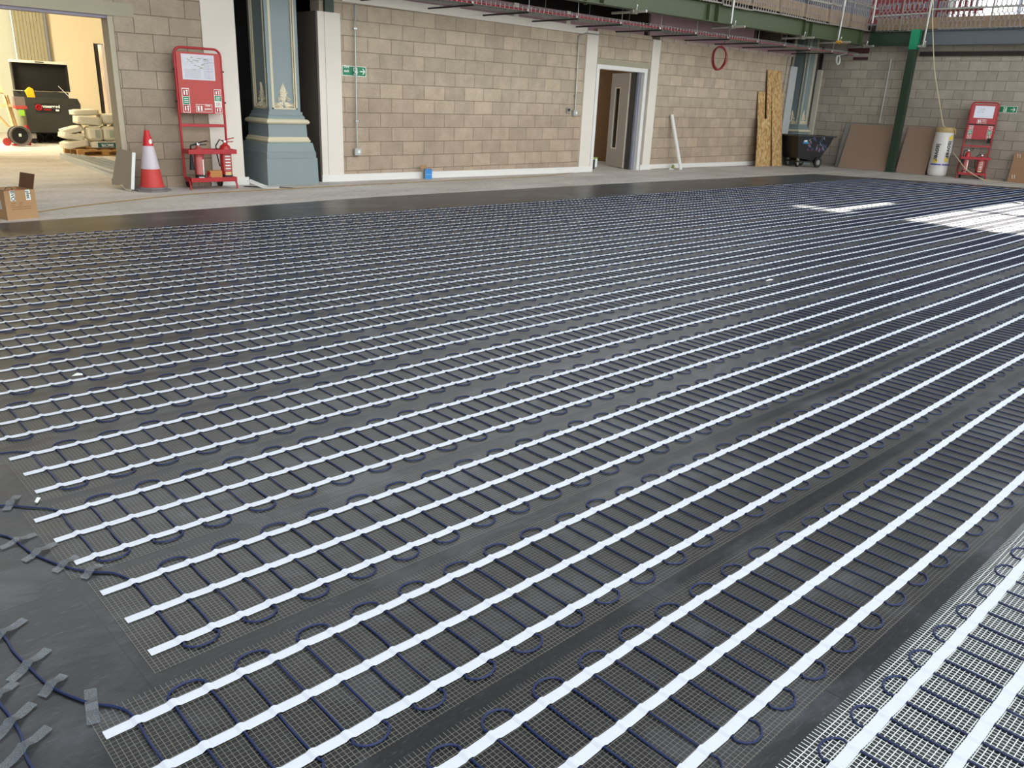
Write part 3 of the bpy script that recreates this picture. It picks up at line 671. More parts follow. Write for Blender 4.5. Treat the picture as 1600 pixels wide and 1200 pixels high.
def fire_point(name, label, loc, rz, w=0.62, h=1.82, variant=0, lean=0.0):
    t = thing(name, label, 'fire point', loc, rz, rx=lean)
    r = 0.016; hw = w / 2
    arc = [(hw - 0.09 + 0.09 * math.cos(a), 0, h - 0.09 + 0.09 * math.sin(a)) for a in [k * PI / 12 for k in range(7)]]
    arcl = [(-x, y, z) for x, y, z in arc[::-1]]
    MB().tube([(hw, 0, 0.14)] + arc + arcl + [(-hw, 0, 0.14)], r, 10).build('tube_frame', m_red, t, smooth=True)
    for sx in (-1, 1):
        MB().tube([(sx * hw, 0.0, 0.14), (sx * hw, -0.10, 0.135), (sx * (hw + 0.01), -0.20, 0.12), (sx * (hw + 0.015), -0.235, 0.06), (sx * (hw + 0.015), -0.24, 0.0)], 0.013, 8).build('leg', m_red, t, smooth=True)
        MB().lathe([(0.07, -0.02), (0.07, 0.02)], 16, Matrix.Translation((sx * (hw - 0.09), 0.12, 0.07)) @ Matrix.Rotation(PI / 2, 4, 'Y')).build('wheel', m_black, t)
        MB().tube([(sx * hw, 0, 0.14), (sx * (hw - .05), 0.10, 0.09), (sx * (hw - .06), 0.12, 0.07)], 0.01, 6).build('wheel_bracket', m_red, t)
        for z in (h - 0.28, h - 0.68): MB().cyl((sx * (hw + 0.012), 0, z), (sx * (hw + 0.03), 0, z), 0.012, 8).build('clip', m_black, t)
    if variant == 0:
        MB().box(-hw + 0.014, hw - 0.014, -0.02, 0.0, h - 0.83, h - 0.055).build('back_panel', m_redp, t, bevel=0.004)
        MB().box(-hw + 0.08, hw - 0.10, -0.024, -0.021, h - 0.40, h - 0.08).build('notice_paper', m_paper, t)
        mb = MB()
        rnd = random.Random(3)
        for k in range(26):
            x = rnd.uniform(-0.16, 0.08); z = rnd.uniform(h - 0.28, h - 0.12); mb.box(x, x + rnd.uniform(.01, .05), -0.0252, -0.0242, z, z + 0.008)
        mb.build('plan_drawing', mat('plan_green', '#8ea080', 0.7), t)
        mb = MB().box(0.122, 0.124, -0.0252, -0.0242, h - .40, h - .12)
        for k in range(14): z = h - 0.13 - 0.019 * k; mb.box(0.06, 0.19, -0.0252, -0.0242, z, z + 0.004)
        for k in range(10): z = h - 0.27 - 0.012 * k; mb.box(-0.20, 0.02, -0.0252, -0.0242, z, z + 0.0025)
        mb.build('printed_lines', mat('print_grey', '#8f8c98', 0.7), t)
        small_sign(t, -hw + 0.10, h - 0.665, 0.085, 0.30, 'rgr', -0.021)
        small_sign(t, hw - 0.085, h - 0.665, 0.085, 0.30, 'rgwr', -0.021)
        MB().box(-0.085, 0.135, -0.023, -0.021, h - 0.81, h - 0.71).build('fire_point_sign', m_signw, t)
        MB().box(-0.08, 0.13, -0.0245, -0.023, h - 0.805, h - 0.715).build('fire_point_face', m_redp, t)
        text('lettering', 'Fire\npoint', 0.042, m_signw, TT(0.075, -0.025, h - 0.745), t, bold=0.0008)
        ic = MB().box(-0.065, -0.04, -0.026, -0.0245, h - .795, h - .745).box(-0.02, 0.0, -0.026, -0.0245, h - .795, h - .73).box(-0.07, -0.035, -0.026, -0.0245, h - .74, h - .73); ic.build('sign_icon', m_signw, t)
        bars = (h - 0.985,)
    else:
        MB().box(-hw + 0.014, hw - 0.014, -0.02, 0.0, h - 0.50, h - 0.04).box(-hw + 0.014, hw - 0.014, -0.02, 0.0, h - 0.86, h - 0.53).build('back_panel', m_red, t, bevel=0.004)
        MB().box(-hw + 0.01, hw - 0.01, -0.018, 0.0, h - 0.54, h - 0.50).build('gap_strip', m_black, t)
        MB().box(-hw + 0.09, hw - 0.09, -0.024, -0.021, h - 0.36, h - 0.08).build('notice_paper', mat('paper_white', '#dcdde6', 0.6, var=0.03), t)
        mb = MB(); rnd = random.Random(4)
        for k in range(16):
            x = rnd.uniform(-0.18, -0.02); z = rnd.uniform(h - 0.24, h - 0.12); mb.box(x, x + rnd.uniform(.01, .04), -0.0252, -0.0242, z, z + 0.009)
        mb.build('plan_drawing', mat('plan_green', '#8ea080', 0.7), t)
        small_sign(t, -hw + 0.09, h - 0.695, 0.085, 0.29, 'rgr', -0.021)
        small_sign(t, hw - 0.09, h - 0.695, 0.085, 0.29, 'rgr', -0.021)
        MB().box(-0.11, 0.09, -0.023, -0.021, h - 0.49, h - 0.39).build('fire_point_sign', m_signw, t)
        MB().box(-0.105, 0.085, -0.0245, -0.023, h - 0.485, h - 0.395).build('fire_point_face', m_red, t)
        text('lettering', 'Fire\npoint', 0.038, m_signw, TT(0.03, -0.025, h - 0.425), t, bold=0.0008)
        ic = MB().box(-0.09, -0.06, -0.026, -0.0245, h - .47, h - .41).box(-0.045, -0.028, -0.026, -0.0245, h - .47, h - .40); ic.build('sign_icon', m_signw, t)
        bars = (h - 1.02,)
    for z in bars: MB().box(-hw, hw, -0.012, 0.004, z - 0.02, z + 0.02).build('crossbar', m_red, t, bevel=0.003)
    # extinguisher retaining rack and bottom tray
    zr = 0.50
    mb = MB().box(-hw - 0.005, hw + 0.045, -0.235, -0.22, zr - 0.03, zr + 0.03).box(-hw - 0.005, -hw + 0.01, -0.22, 0.0, zr - 0.03, zr + 0.03).box(hw + 0.03, hw + 0.045, -0.22, 0.0, zr - 0.03, zr + 0.03).box(-hw, hw + 0.03, -0.012, 0.004, zr - 0.03, zr + 0.03)
    mb.build('retaining_rail', m_red, t, bevel=0.003)
    MB().box(-hw - 0.0, hw + 0.02, -0.235, 0.0, 0.125, 0.135).box(-hw, hw + 0.02, -0.245, -0.235, 0.10, 0.16).box(-hw, -hw + 0.008, -0.235, 0, 0.10, 0.16).box(hw + 0.012, hw + 0.02, -0.235, 0, 0.10, 0.16).build('bottom_tray', m_red, t, bevel=0.002)
    return t
def extinguisher(label, loc, rz, h=0.42, r=0.075, style='foam', m=None, group=None):
    t = thing('fire_extinguisher', label, 'fire extinguisher', loc, rz)
    mm = m or m_exred
    MB().lathe([(r * .93, 0), (r, 0.01), (r, h - r * .9), (r * .93, h - r * .5), (r * .72, h - r * .2), (r * .4, h), (0.022, h + 0.01), (0.02, h + 0.03)], 24).build('cylinder_body', mm, t, smooth=True)
    MB().lathe([(r * 1.02, 0), (r * 1.02, 0.05), (r * .99, 0.06)], 24).build('base_skirt', m_black, t, smooth=True)
    MB().box(-0.02, 0.02, -0.02, 0.02, h + 0.02, h + 0.06).build('valve', m_chrome, t, bevel=0.004)
    MB().tube([(-0.01, -0.01, h + 0.05), (0.05, -0.05, h + 0.075), (0.10, -0.09, h + 0.09)], 0.008, 6).tube([(0, 0, h + 0.03), (0.05, -0.05, h + 0.035), (0.09, -0.08, h + 0.04)], 0.007, 6).build('handle', mm if style != 'co2' else m_black, t)
    if style == 'co2':
        MB().tube([(-0.02, 0, h + 0.04), (-r - 0.03, 0.01, h + 0.02), (-r - 0.035, 0.01, h - 0.1)], 0.012, 8).tube([(-r - 0.035, 0.01, h - 0.1), (-r - 0.035, 0.01, h - 0.30)], 0.015, 10, r2=0.035).build('horn', m_black, t)
    else:
        MB().tube([(-0.02, 0, h + 0.04), (-r * 0.9, 0, h + 0.06), (-r - 0.05, 0, h - 0.02), (-r - 0.04, 0, h - 0.15), (-r - 0.012, 0, h - 0.3)], 0.009, 8).build('hose', m_black, t, smooth=True)
    # wrapped label
    def wrap(name, z0, z1, a0, a1, mt, d=0.0012):
        mb = MB(); n = 10
        for k in range(n + 1):
            a = a0 + (a1 - a0) * k / n; mb.v += [((r + d) * math.cos(a), (r + d) * math.sin(a), z0), ((r + d) * math.cos(a), (r + d) * math.sin(a), z1)]
        for k in range(n): mb.f.append((2 * k, 2 * k + 2, 2 * k + 3, 2 * k + 1))
        return mb.build(name, mt, t, smooth=True)
    c = -PI / 2
    if style == 'foam':
        wrap('label', h * .22, h * .75, c - .8, c + .8, mat('label_dull_red', '#b35a55', 0.5)); wrap('class_band', h * .1, h * .2, c - .6, c + .6, mat('cream_band', '#d8b984', 0.5), .0016)
        for k in range(5): wrap('printed_line', h * (.28 + .09 * k), h * (.31 + .09 * k), c - .5, c + .5, m_signw, .002)
    else:
        wrap('label', h * .15, h * .7, c - .9, c + .3, mat('label_pale_red', '#bb6a62', 0.5)); wrap('side_sticker', h * .12, h * .62, c + .35, c + .7, m_signw, .0016); wrap('class_band', 0.004, h * .07, c - .6, c + .6, m_signw, .0035)
    return t
fp1 = fire_point('fire_point_stand', 'red wheeled fire point stand with faded panel and plan, left of the big column', (4.93, 11.33, 0), math.radians(-3))
RA = math.radians(-3)
def loc1(x, y, z): 
    v = Matrix.Rotation(RA, 3, 'Z') @ Vector((x, y, 0)); return (4.93 + v.x, 11.33 + v.y, z)
extinguisher('dusty red extinguisher with black horn on left side of left fire point', loc1(-0.14, -0.12, 0.136), RA, 0.42, 0.065, 'co2', mat('dusty_red', '#a8423c', 0.5, var=0.15))
extinguisher('red extinguisher with printed label and cream band, right side of left fire point', loc1(0.235, -0.12, 0.136), RA, 0.46, 0.077, 'foam')
o = MB().box(-0.09, 0.09, -0.05, 0.05, 0, 0.11).build('alarm_box', mat('amber_box', '#b5793c', 0.6), bevel=0.006); o.location = loc1(0.055, -0.14, 0.1365); tag(o, 'small amber box between the two extinguishers on the left fire point', 'box')
o = MB().lathe([(0.05, 0), (0.05, 0.02), (0.02, 0.05), (0.055, 0.1)], 14).build('hand_bell', m_red); o.location = loc1(-0.045, -0.19, 0.1365); o.scale = (0.5, 0.5, 0.9); tag(o, 'little red bell beside the amber box on the left fire point', 'bell')
RB = math.radians(-66)
fp2 = fire_point('fire_point_stand', 'bright red fire point stand with white notice against the far right wall', (22.60, 7.02, 0), RB, 0.60, 1.80, 1, lean=0.0)
def loc2(x, y, z):
    v = Matrix.Rotation(RB, 3, 'Z') @ Vector((x, y, 0)); return (22.60 + v.x, 7.02 + v.y, z)
extinguisher('slim red extinguisher with black top, left side of the far right fire point', loc2(-0.16, -0.12, 0.136), RB, 0.50, 0.062, 'co2')
extinguisher('stout red extinguisher with white label, right side of the far right fire point', loc2(0.16, -0.12, 0.136), RB, 0.40, 0.085, 'foam')
o = MB().box(-0.03, 0.03, -0.03, 0.03, 0, 0.12).build('air_horn', m_black); o.location = loc2(0.235, -0.05, 0.86); tag(o, 'small black air horn hanging on right side of the far right fire point', 'horn')

def exit_sign(label, loc, rz, w, h):
    t = thing('fire_exit_sign', label, 'sign', loc, rz)
    MB().box(-w / 2, w / 2, -0.005, 0, -h / 2, h / 2).build('board', m_signw, t)
    MB().box(-w / 2 + 0.01, w / 2 - 0.01, -0.0065, -0.005, -h / 2 + 0.01, h / 2 - 0.01).build('green_face', m_signg, t)
    text('lettering', 'Fire\nexit', h * 0.40, m_signw, TT(-w * .32, -0.0075, h * 0.19), t, bold=0.0012)
    mb = MB().box(w * .05 - h * .25, w * .05 + h * .22, -0.008, -0.0065, -h * .36, h * .36); mb.build('pictogram_door', m_signw, t)
    mb = MB(); running_man(mb, w * .04, 0, h * .75, -0.0085); mb.build('running_figure', m_signg, t)
    ax = w * .34
    mb = MB().box(ax - h * .3, ax + h * .18, -0.008, -0.0065, -h * .05, h * .05)
    mb.prism([(ax, h * .3), (ax + .1 * h, h * .3), (ax + h * .36, 0), (ax + .1 * h, -h * .3), (ax, -h * .3), (ax + h * .2, 0)], -0.0082, -0.0065)
    mb.build('arrow', m_signw, t)
    return t
exit_sign('green fire exit sign with arrow, behind the conduit by the white boxed pier', (7.52, YW - 0.002, 1.672), 0, 0.44, 0.15)
exit_sign('green fire exit sign with arrow, beside the far right fire point', (xr(6.66) - 0.004, 6.66, 1.66), math.radians(-88.4), 0.58, 0.155)

# ------------------------------------------------------------------ traffic cone
t = thing('traffic_cone', 'red and white traffic cone with grey rubber base near the left opening', 'cone', (4.12, 11.22, 0))
m_coner = mat('cone_red', '#c23a33', 0.55, var=0.08)
MB().lathe([(0.235, 0), (0.235, 0.022), (0.21, 0.03), (0.19, 0.032), (0.185, 0.05), (0.155, 0.055)], 8, ph=PI / 8).build('base', mat('cone_base_grey', '#77706e', 0.8, var=0.15), t)
def rc(z): return 0.15 - (0.15 - 0.042) * (z - 0.05) / 0.68
MB().lathe([(0.16, 0.05), (rc(0.075), 0.075), (rc(0.29), 0.29)], 28).build('lower_body', m_coner, t, smooth=True)
MB().lathe([(rc(0.285) + 0.003, 0.285), (rc(0.575) + 0.003, 0.575)], 28).build('reflective_sleeve', mat('sleeve_white', '#c9bfc2', 0.45, var=0.06), t, smooth=True)
MB().lathe([(rc(0.57), 0.57), (rc(0.69), 0.69), (0.040, 0.70), (0.040, 0.72), (0.034, 0.73), (0.034, 0.755), (0.027, 0.77)], 28).build('tip', mat('cone_tip_red', '#c9232a', 0.5), t, smooth=True)
a0 = -PI / 2 - 0.1; mb = MB()
for k in range(5):
    a = a0 + 0.18 * k; r_ = rc(0.63) + 0.004; q = 0.03 * math.sin(PI * (k + .5) / 5)
    mb.v += [(r_ * math.cos(a), r_ * math.sin(a), 0.625 - q), (r_ * math.cos(a), r_ * math.sin(a), 0.635 + q)]
for k in range(4): mb.f.append((2 * k, 2 * k + 2, 2 * k + 3, 2 * k + 1))
mb.build('torn_patch', m_signw, t)

# plasterboard offcut leaning at the opening jamb
t = thing('plasterboard_offcut', 'grey-brown plasterboard offcut leaning upright left of the traffic cone', 'board', (3.80, 11.44, 0.0), math.radians(-79), rx=math.radians(-9))
MB().prism([(-0.24, 0.05), (-0.26, 0.12), (-0.23, 0.13), (-0.14, 0.53), (0.21, 0.50), (0.21, 0.02), (0.06, 0.035), (0.0, 0.07)], 0, 0.05).build('board', mat('board_grey_brown', '#9b917f', 0.85), t)
MB().box(0.211, 0.2135, 0.002, 0.048, 0.03, 0.50).build('white_edge', m_signw, t)
MB().prism([(-0.05, 0.06), (0.0, 0.07), (0.10, 0.004), (0.22, 0.004), (0.22, 0.02), (0.10, 0.02)], -0.006, 0.0).build('torn_paper', mat('torn_paper', '#d8d2c2', 0.8), t)

# ------------------------------------------------------------------ conduits, sockets
def conduit(label, pts, box=None, r=0.012):
    t = thing('wall_conduit', label, 'conduit', pts[-1])
    o_ = Vector(pts[-1])
    MB().tube([Vector(p) - o_ for p in pts], r, 8).build('pipe', m_galv, t, smooth=True)
    mb = MB()
    for f_ in (0.15, 0.45, 0.8):
        i = 0
        a = Vector(pts[-2]) - o_; b_ = Vector((0, 0, 0)); p = a.lerp(b_, f_); mb.box(p.x - 0.03, p.x + 0.03, p.y - 0.015, p.y + 0.015, p.z - 0.012, p.z + 0.012)
    mb.build('saddle_clip', m_galv, t)
    if box:
        MB().box(-0.055 + box, 0.055 + box, -0.03, 0.02, -0.11, 0.0).build('socket_box', mat('socket_grey', '#aeb0aa', 0.4, 0.3), t, bevel=0.004)
        MB().box(-0.01 + box, 0.035 + box, -0.036, -0.03, -0.075, -0.03).build('switch', m_signw, t)
    return t
conduit('galvanised vertical conduit in front of the fire exit sign, ending at low socket', [(7.7, 11.49, 2.66), (7.56, 11.49, 2.655), (7.52, 11.48, 2.60), (7.515, 11.48, 0.51)], 0.001)
conduit('galvanised vertical conduit left of the doorway ending at a small switch box', [(13.2, 11.44, 2.66), (12.85, 11.46, 2.66), (12.69, 11.5, 2.60), (12.71, 11.5, 1.22)], 0.001)
conduit('short thin vertical conduit above the oriented strand boards', [(20.95, 11.51, 2.78), (20.93, 11.51, 2.2), (20.90, 11.51, 1.78)])
t = thing('wall_conduit', 'lone thin conduit on the right wall left of the green post', 'conduit', (xr(9.56) - 0.02, 9.56, 1.21))
MB().tube([(0, 0, 0), (-0.0, 0, 1.60)], 0.016, 8).build('pipe', m_grey, t, smooth=True)
t = thing('switch_box', 'small grey back box beside the switch box left of the doorway', 'switch', (12.53, 11.50, 1.21))
MB().box(-0.05, 0.04, 0, 0.033, -0.05, 0.05).build('box', m_galv, t); MB().box(-0.03, 0.03, -0.003, 0, -0.015, 0.035).build('plate', m_ink, t)

# ------------------------------------------------------------------ cable tray
t = thing('cable_tray', 'long wire basket cable tray carrying red cables below the gallery beams', 'cable tray', (6.0, 0, 0))
mb = MB(); x0, x1 = 0.0, 16.45
def ztray(x): return 2.86 + 0.0099 * (x + 6 - 22)
for y in (10.36, 10.44, 10.52, 10.60, 10.68, 10.76, 10.84): mb.tube([(x0, y, ztray(x0)), (x1, y, ztray(x1))], 0.0035, 4)
for y in (10.34, 10.86):
    for dz in (0.03, 0.065): mb.tube([(x0, y, ztray(x0) + dz), (x1, y, ztray(x1) + dz)], 0.0035, 4)
x = 0.0
while x < x1:
    z = ztray(x); mb.tube([(x, 10.34, z + 0.068), (x, 10.34, z), (x, 10.86, z), (x, 10.86, z + 0.068)], 0.0035, 4); x += 0.1
mb.build('wire_basket', m_galv, t)
m_redc = mat('red_cable', '#93303a', 0.4)
for q, (y, n_) in enumerate(((10.365, 16.2), (10.385, 10.9), (10.41, 10.7), (10.375, 9.0))):
    pts = []
    for k in range(60):
        x = n_ * k / 59; pts.append((x, y + 0.006 * math.sin(x * 1.7 + q * 2), ztray(x) + 0.014 + 0.018 * (q % 2) + 0.004 * math.sin(x * 2.3 + q)))
    MB().tube(pts, 0.010, 5).build('red_cable', m_redc, t)
for q, y in enumerate((10.50, 10.56)):
    MB().tube([(x, y + .01 * math.sin(x), ztray(x) + 0.012) for x in [16.2 * k / 30 for k in range(31)]], 0.008, 5).build('grey_cable', m_blackst, t)
for x in (1.6, 2.9, 4.1, 5.3, 6.5, 7.7, 8.9, 10.1, 11.3, 12.5, 13.7, 14.9):
    z = ztray(x) - 0.025
    s_ = MB().box(x - 0.013, x + 0.013, 10.28, 11.42, z - 0.013, z + 0.011); s_.build('support_channel', m_blackst, t)
    r_ = MB()
    for y in (10.30, 11.1): r_.cyl((x, y, z), (x, y, 3.44), 0.005, 5)
    r_.build('hanger_rod', m_galv, t)
    MB().lathe([(0.012, 0), (0.012, 0.03)], 8, Matrix.Translation((x, 10.32, z + 0.02))).build('hanger_nut', m_signw, t)

def coil(label, c, rx_, rz_, n, r, m, drop, seed=1, group=None):
    rnd = random.Random(seed); t = thing('cable_coil', label, 'cable coil', c)
    for k in range(n):
        a_ = rx_ * rnd.uniform(.90, 1.04); b_ = rz_ * rnd.uniform(.94, 1.05); tw = rnd.uniform(-.12, .12); ox = rnd.uniform(-.012, .012)
        pts = []
        for j in range(36):
            a = 2 * PI * j / 36; u = a_ * math.sin(a) * (1 + .12 * math.cos(a)); w_ = b_ * math.cos(a)
            pts.append((u * 0.96 + ox + tw * w_ * .3, 0.02 * math.sin(a + k) + k * 0.004 - .02, w_ - rz_))
        MB().tube(pts, r, 6, closed=True).build('cable_loop', m, t, smooth=True)
    MB().tube([(0, 0, 0.0), (0.01, -0.1, drop * .5), (0.02, -0.2, drop)], r * .7, 6).build('hanging_tail', m, t)
    return t
coil('red cable coil hanging below the tray between doorway and strand boards', (17.05, 11.10, 2.71), 0.30, 0.245, 6, 0.010, m_redc, 0.20)
coil('small white cable ring hanging below the tray near the corner', (21.5, 10.42, 2.81), 0.115, 0.105, 3, 0.007, m_signw, 0.05, 2)
t = thing('wall_plate', 'dark red-brown plate on the right wall where the cable tray ends', 'plate', (xr(10.45) - 0.03, 10.45, 2.92))
MB().box(0, 0.025, -0.28, 0.30, 0.02, 0.15).box(0, 0.025, -0.28, 0.12, -0.14, -0.07).build('plate', mat('red_oxide', '#4a2426', 0.6), t)

# ------------------------------------------------------------------ scaffold edge protection
m_tube = mat('scaffold_tube', '#b3b3aa', 0.4, 0.5, var=0.12, scale=10)
m_coup = mat('coupler', '#8a8878', 0.5, 0.5, var=0.3, scale=20)
def stub(x, y, z, label, ang=0.0, yel=False, L_=0.55):
    t = thing('scaffold_stub', label, 'scaffold tube', (x, y, z), ang)
    MB().cyl((-0.09, -L_ * .55, 0), (-0.09, L_ * .9, 0), 0.024, 12).build('tube', m_tube, t, smooth=True)
    cm = mat('coupler_yellow', '#d8a03a', 0.5) if yel else m_coup
    MB().box(-0.13, -0.05, -0.03, 0.05, -0.035, 0.035).box(-0.03, 0.03, -0.02, 0.03, -0.03, 0.05).build('coupler', cm, t, bevel=0.01)
    MB().tube([(0.0, 0, 0.03), (0.0, -0.01, 0.12)], 0.008, 6).cyl((0.0, -0.01, 0.10), (0.0, -0.01, 0.13), 0.016, 6).build('coupler_bolt', m_galv, t)
    if yel: MB().tube([(-.2, -.1, 0), (.2, -.1, 0), (.2, -.02, 0), (-.2, -.02, 0)], .014, 6, closed=True).build('yellow_clamp', cm, t)
    return t
stub(12.65, 10.1, zt(3.05, 12.7), 'galvanised tube stub and coupler under the beam above the doorway')
stub(15.95, 10.1, zt(3.05, 16), 'galvanised tube stub and coupler under the beam left of the red coil')
stub(18.95, 10.1, zt(3.05, 19), 'galvanised tube stub and coupler under the beam right of the red coil')
stub(20.6, 10.0, zt(3.06, 20.6), 'yellow clamped tube stub under the beam below an upright scaffold tube', yel=True)
stub(22.1, 10.0, 3.06, 'galvanised tube stub under the inner gallery corner', ang=-0.3)
stub(22.30, 8.62, 3.06, 'galvanised tube stub right beside the emerald post head', ang=math.radians(-85), L_=.3)
def upright(x, y, z0, z1, dx, label):
    o = MB().tube([(0, 0, 0), (dx, 0, z1 - z0)], 0.024, 12).build('scaffold_upright', m_tube, smooth=True); o.location = (x, y, z0); return tag(o, label, 'scaffold tube', 'upright scaffold tubes of the gallery guard rail')
upright(15.77, 10.08, 3.05, 4.9, 0.02, 'upright scaffold tube in front of the beam, left one above red coil')
upright(20.63, 10.08, 3.10, 5.0, 0.10, 'upright scaffold tube in front of the beam above the yellow clamp')
upright(22.15, 9.98, 3.62, 5.2, 0.0, 'upright scaffold tube at the inner gallery corner')
upright(22.30, 8.66, 3.05, 5.2, 0.0, 'upright scaffold tube just right of the emerald post head')
def rail(a, b, label):
    a = Vector(a); o = MB().cyl((0, 0, 0), Vector(b) - a, 0.024, 12).build('scaffold_rail', m_tube, smooth=True); o.location = a; return tag(o, label, 'scaffold tube', 'horizontal scaffold guard rails')
rail((14.0, 10.13, 3.86 - .07), (20.6, 10.13, 3.87), 'horizontal guard rail above the green beam, left of the yellow clamp upright')
rail((20.6, 10.16, 4.03), (22.75, 10.16, 4.02), 'horizontal guard rail between yellow clamp upright and gallery corner')
rail((22.40, 10.05, 3.80), (22.38, 8.70, 3.83), 'short lower guard rail above the emerald post')
rail((22.38, 8.66, 3.91), (22.75, -9, 3.93), 'long guard rail above the blue-grey beam')
# mesh guards
def guard_mesh(L_, H_, px=0.104, pz=0.15):
    mb = MB(); nx = int(L_ / px); nz = int(H_ / pz); th = 0.006
    def bar(a, b, w_=0.0085):
        ax, az = a; bx, bz = b; d = Vector((bx - ax, 0, bz - az)); n = Vector((-d.z, 0, d.x)).normalized() * (w_ / 2)
        mb.v += [(ax - n.x, -th / 2, az - n.z), (bx - n.x, -th / 2, bz - n.z), (bx + n.x, -th / 2, bz + n.z), (ax + n.x, -th / 2, az + n.z),
                 (ax - n.x, th / 2, az - n.z), (bx - n.x, th / 2, bz - n.z), (bx + n.x, th / 2, bz + n.z), (ax + n.x, th / 2, az + n.z)]
        k = len(mb.v) - 8; mb.f += [(k, k + 1, k + 2, k + 3), (k + 7, k + 6, k + 5, k + 4), (k, k + 4, k + 5, k + 1), (k + 3, k + 2, k + 6, k + 7)]
    for r in range(nz):
        z = r * pz; off = (r % 2) * px / 2
        for c in range(nx):
            x = c * px + off
            if x > L_: continue
            bar((x, z + 0.03), (x, z + pz - 0.018), 0.024)
            bar((x, z + 0.034), (min(L_, x + px / 2), z - 0.016), 0.020); bar((x, z + 0.034), (max(0, x - px / 2), z - 0.016), 0.020)
    bar((0, 0), (0, H_), 0.022); bar((L_, 0), (L_, H_), 0.022); bar((0, 0), (L_, 0), 0.022); bar((0, H_), (L_, H_), 0.022)
    me = bpy.data.meshes.new('mesh_guard'); me.from_pydata(mb.v, [], mb.f); me.materials.append(mat('guard_grey', '#8b827a', 0.5, 0.2, var=0.1)); return me
gm = guard_mesh(1.14, 1.05); gms = guard_mesh(0.58, 1.05)
pos = ['above the beam joint left of the red coil', 'directly above the red cable coil', 'second right of the red coil', 'third right of the red coil', 'fourth right of the red coil', 'just left of the yellow clamp upright', 'right of the yellow clamp upright', 'last before the gallery corner']
x = 13.1; k = 0
while x < 21.9:
    if k > 0:
        o = bpy.data.objects.new('mesh_guard', gm); C.objects.link(o); o.location = (x, 10.10 + 0.01 * (k % 2), 3.47 + zt(0, x) - 0.02 + 0.012 * math.sin(k * 2.1)); o.rotation_euler = (0, -0.0099 + 0.008 * math.sin(k * 3.7), 0)
        tag(o, 'mesh guard on long gallery edge, ' + pos[min(k, 8) - 1], 'guard panel', 'mesh guards along the gallery edge')
    x += 1.17; k += 1
names = ['short mesh guard panel above the dark green beam, left of the emerald post', 'short mesh guard panel directly over the emerald post head', 'mesh guard panel over the blue-grey beam, nearest the emerald post', 'mesh guard panel over the blue-grey beam, at right edge of view']
for k, (y, me_, L_) in enumerate(((9.93, gms, 0), (9.33, gms, 0), (8.42, gm, 0), (7.26, gm, 0))):
    o = bpy.data.objects.new('mesh_guard', me_); C.objects.link(o); o.location = (22.36 if k < 2 else 22.40, y, 3.44 if k < 2 else 3.47); o.rotation_euler = (0, 0, -PI / 2)
    tag(o, names[k], 'guard panel', 'mesh guards on the right gallery edge')
# timber toe boards
o = MB().box(13.4, 22.3, 10.16, 10.19, 3.475, 3.76).build('toe_board', mat('ply_edge', '#9a8468', 0.8, var=0.2, scale=4)); tag(o, 'plywood toe board behind the mesh guards on the long gallery edge', 'toe board')
o = MB().box(22.47, 22.50, -9, 10.0, 3.475, 3.74).build('toe_board', mat('ply_edge', '#9a8468', 0.8)); tag(o, 'plywood toe board behind mesh guards above the blue-grey beam', 'toe board')
# red site barriers on the gallery
m_barr = mat('barrier_red', '#7c1622', 0.5)
def barrier(x, y, rz, label, W_=1.6):
    t = thing('site_barrier', label, 'barrier', (x, y, 3.602), rz)
    mb = MB()
    mb.box(0, W_, -.02, .02, 0.12, 0.22).box(0, W_, -.02, .02, 0.90, 1.0).box(0, W_, -.02, .02, 0.62, 0.74)
    for k in range(int(W_ / .13)): mb.box(k * 0.13, k * 0.13 + 0.055, -.02, .02, 0.22, 0.62)
    for k in range(int(W_ / .26)): mb.box(k * .26, k * .26 + .06, -.02, .02, .74, .90)
    mb.box(0, W_, -.018, .018, .36, .46); mb.build('panel', m_barr, t)
    for k in (0.25, W_ - .3): MB().box(k - .05, k + .05, -.25, .25, 0, .05).box(k - .02, k + .02, -.02, .02, .05, .14).build('foot', m_black, t)
    return t
barrier(23.3, 10.6, math.radians(-86), 'red plastic pedestrian barrier on the gallery behind the emerald post, left one')
barrier(23.45, 8.95, math.radians(-88), 'red plastic pedestrian barrier on the gallery above the rope, right one', 1.1)
o = MB().box(0, .05, -.07, .07, 0, .35).build('warning_card', m_signw); o.location = (23.28, 8.55, 4.0); tag(o, 'white card fixed on the right hand red barrier on the gallery', 'card')

# rope down to the roll
rp = [(22.35, 8.66, 4.3), (22.35, 8.60, 3.8), (22.3, 8.42, 3.1), (22.3, 8.29, 2.6), (22.3, 8.16, 2.21), (22.33, 7.95, 1.62), (22.42, 7.84, 1.25), (22.48, 7.80, 1.20)]
def smooth_path(q, n=6):
    Q = [q[0]] + list(q) + [q[-1]]; out = []
    for a in range(1, len(Q) - 2):
        p0, p1, p2, p3 = Q[a - 1], Q[a], Q[a + 1], Q[a + 2]
        for uu in range(n):
            u = uu / n; out.append(tuple(0.5 * ((2 * p1[d]) + (-p0[d] + p2[d]) * u + (2 * p0[d] - 5 * p1[d] + 4 * p2[d] - p3[d]) * u ** 2 + (-p0[d] + 3 * p1[d] - 3 * p2[d] + p3[d]) * u ** 3) for d in range(3)))
    out.append(tuple(q[-1])); return out
o = MB().tube(smooth_path([(22.56, 7.52, 0.60), (22.38, 7.40, 0.55), (22.24, 7.24, 0.44), (22.2, 7.0, 0.23), (22.2, 6.67, 0.06), (22.2, 6.45, 0.012), (22.1, 6.1, 0.012)]), 0.011, 6).build('slack_cord', m_rope, smooth=True)
tag(o, 'slack cream cord dropping from behind the insulation roll to the floor by the red stand', 'rope')
o = MB().tube(smooth_path(rp), 0.011, 6).build('hanging_rope', m_rope, smooth=True)
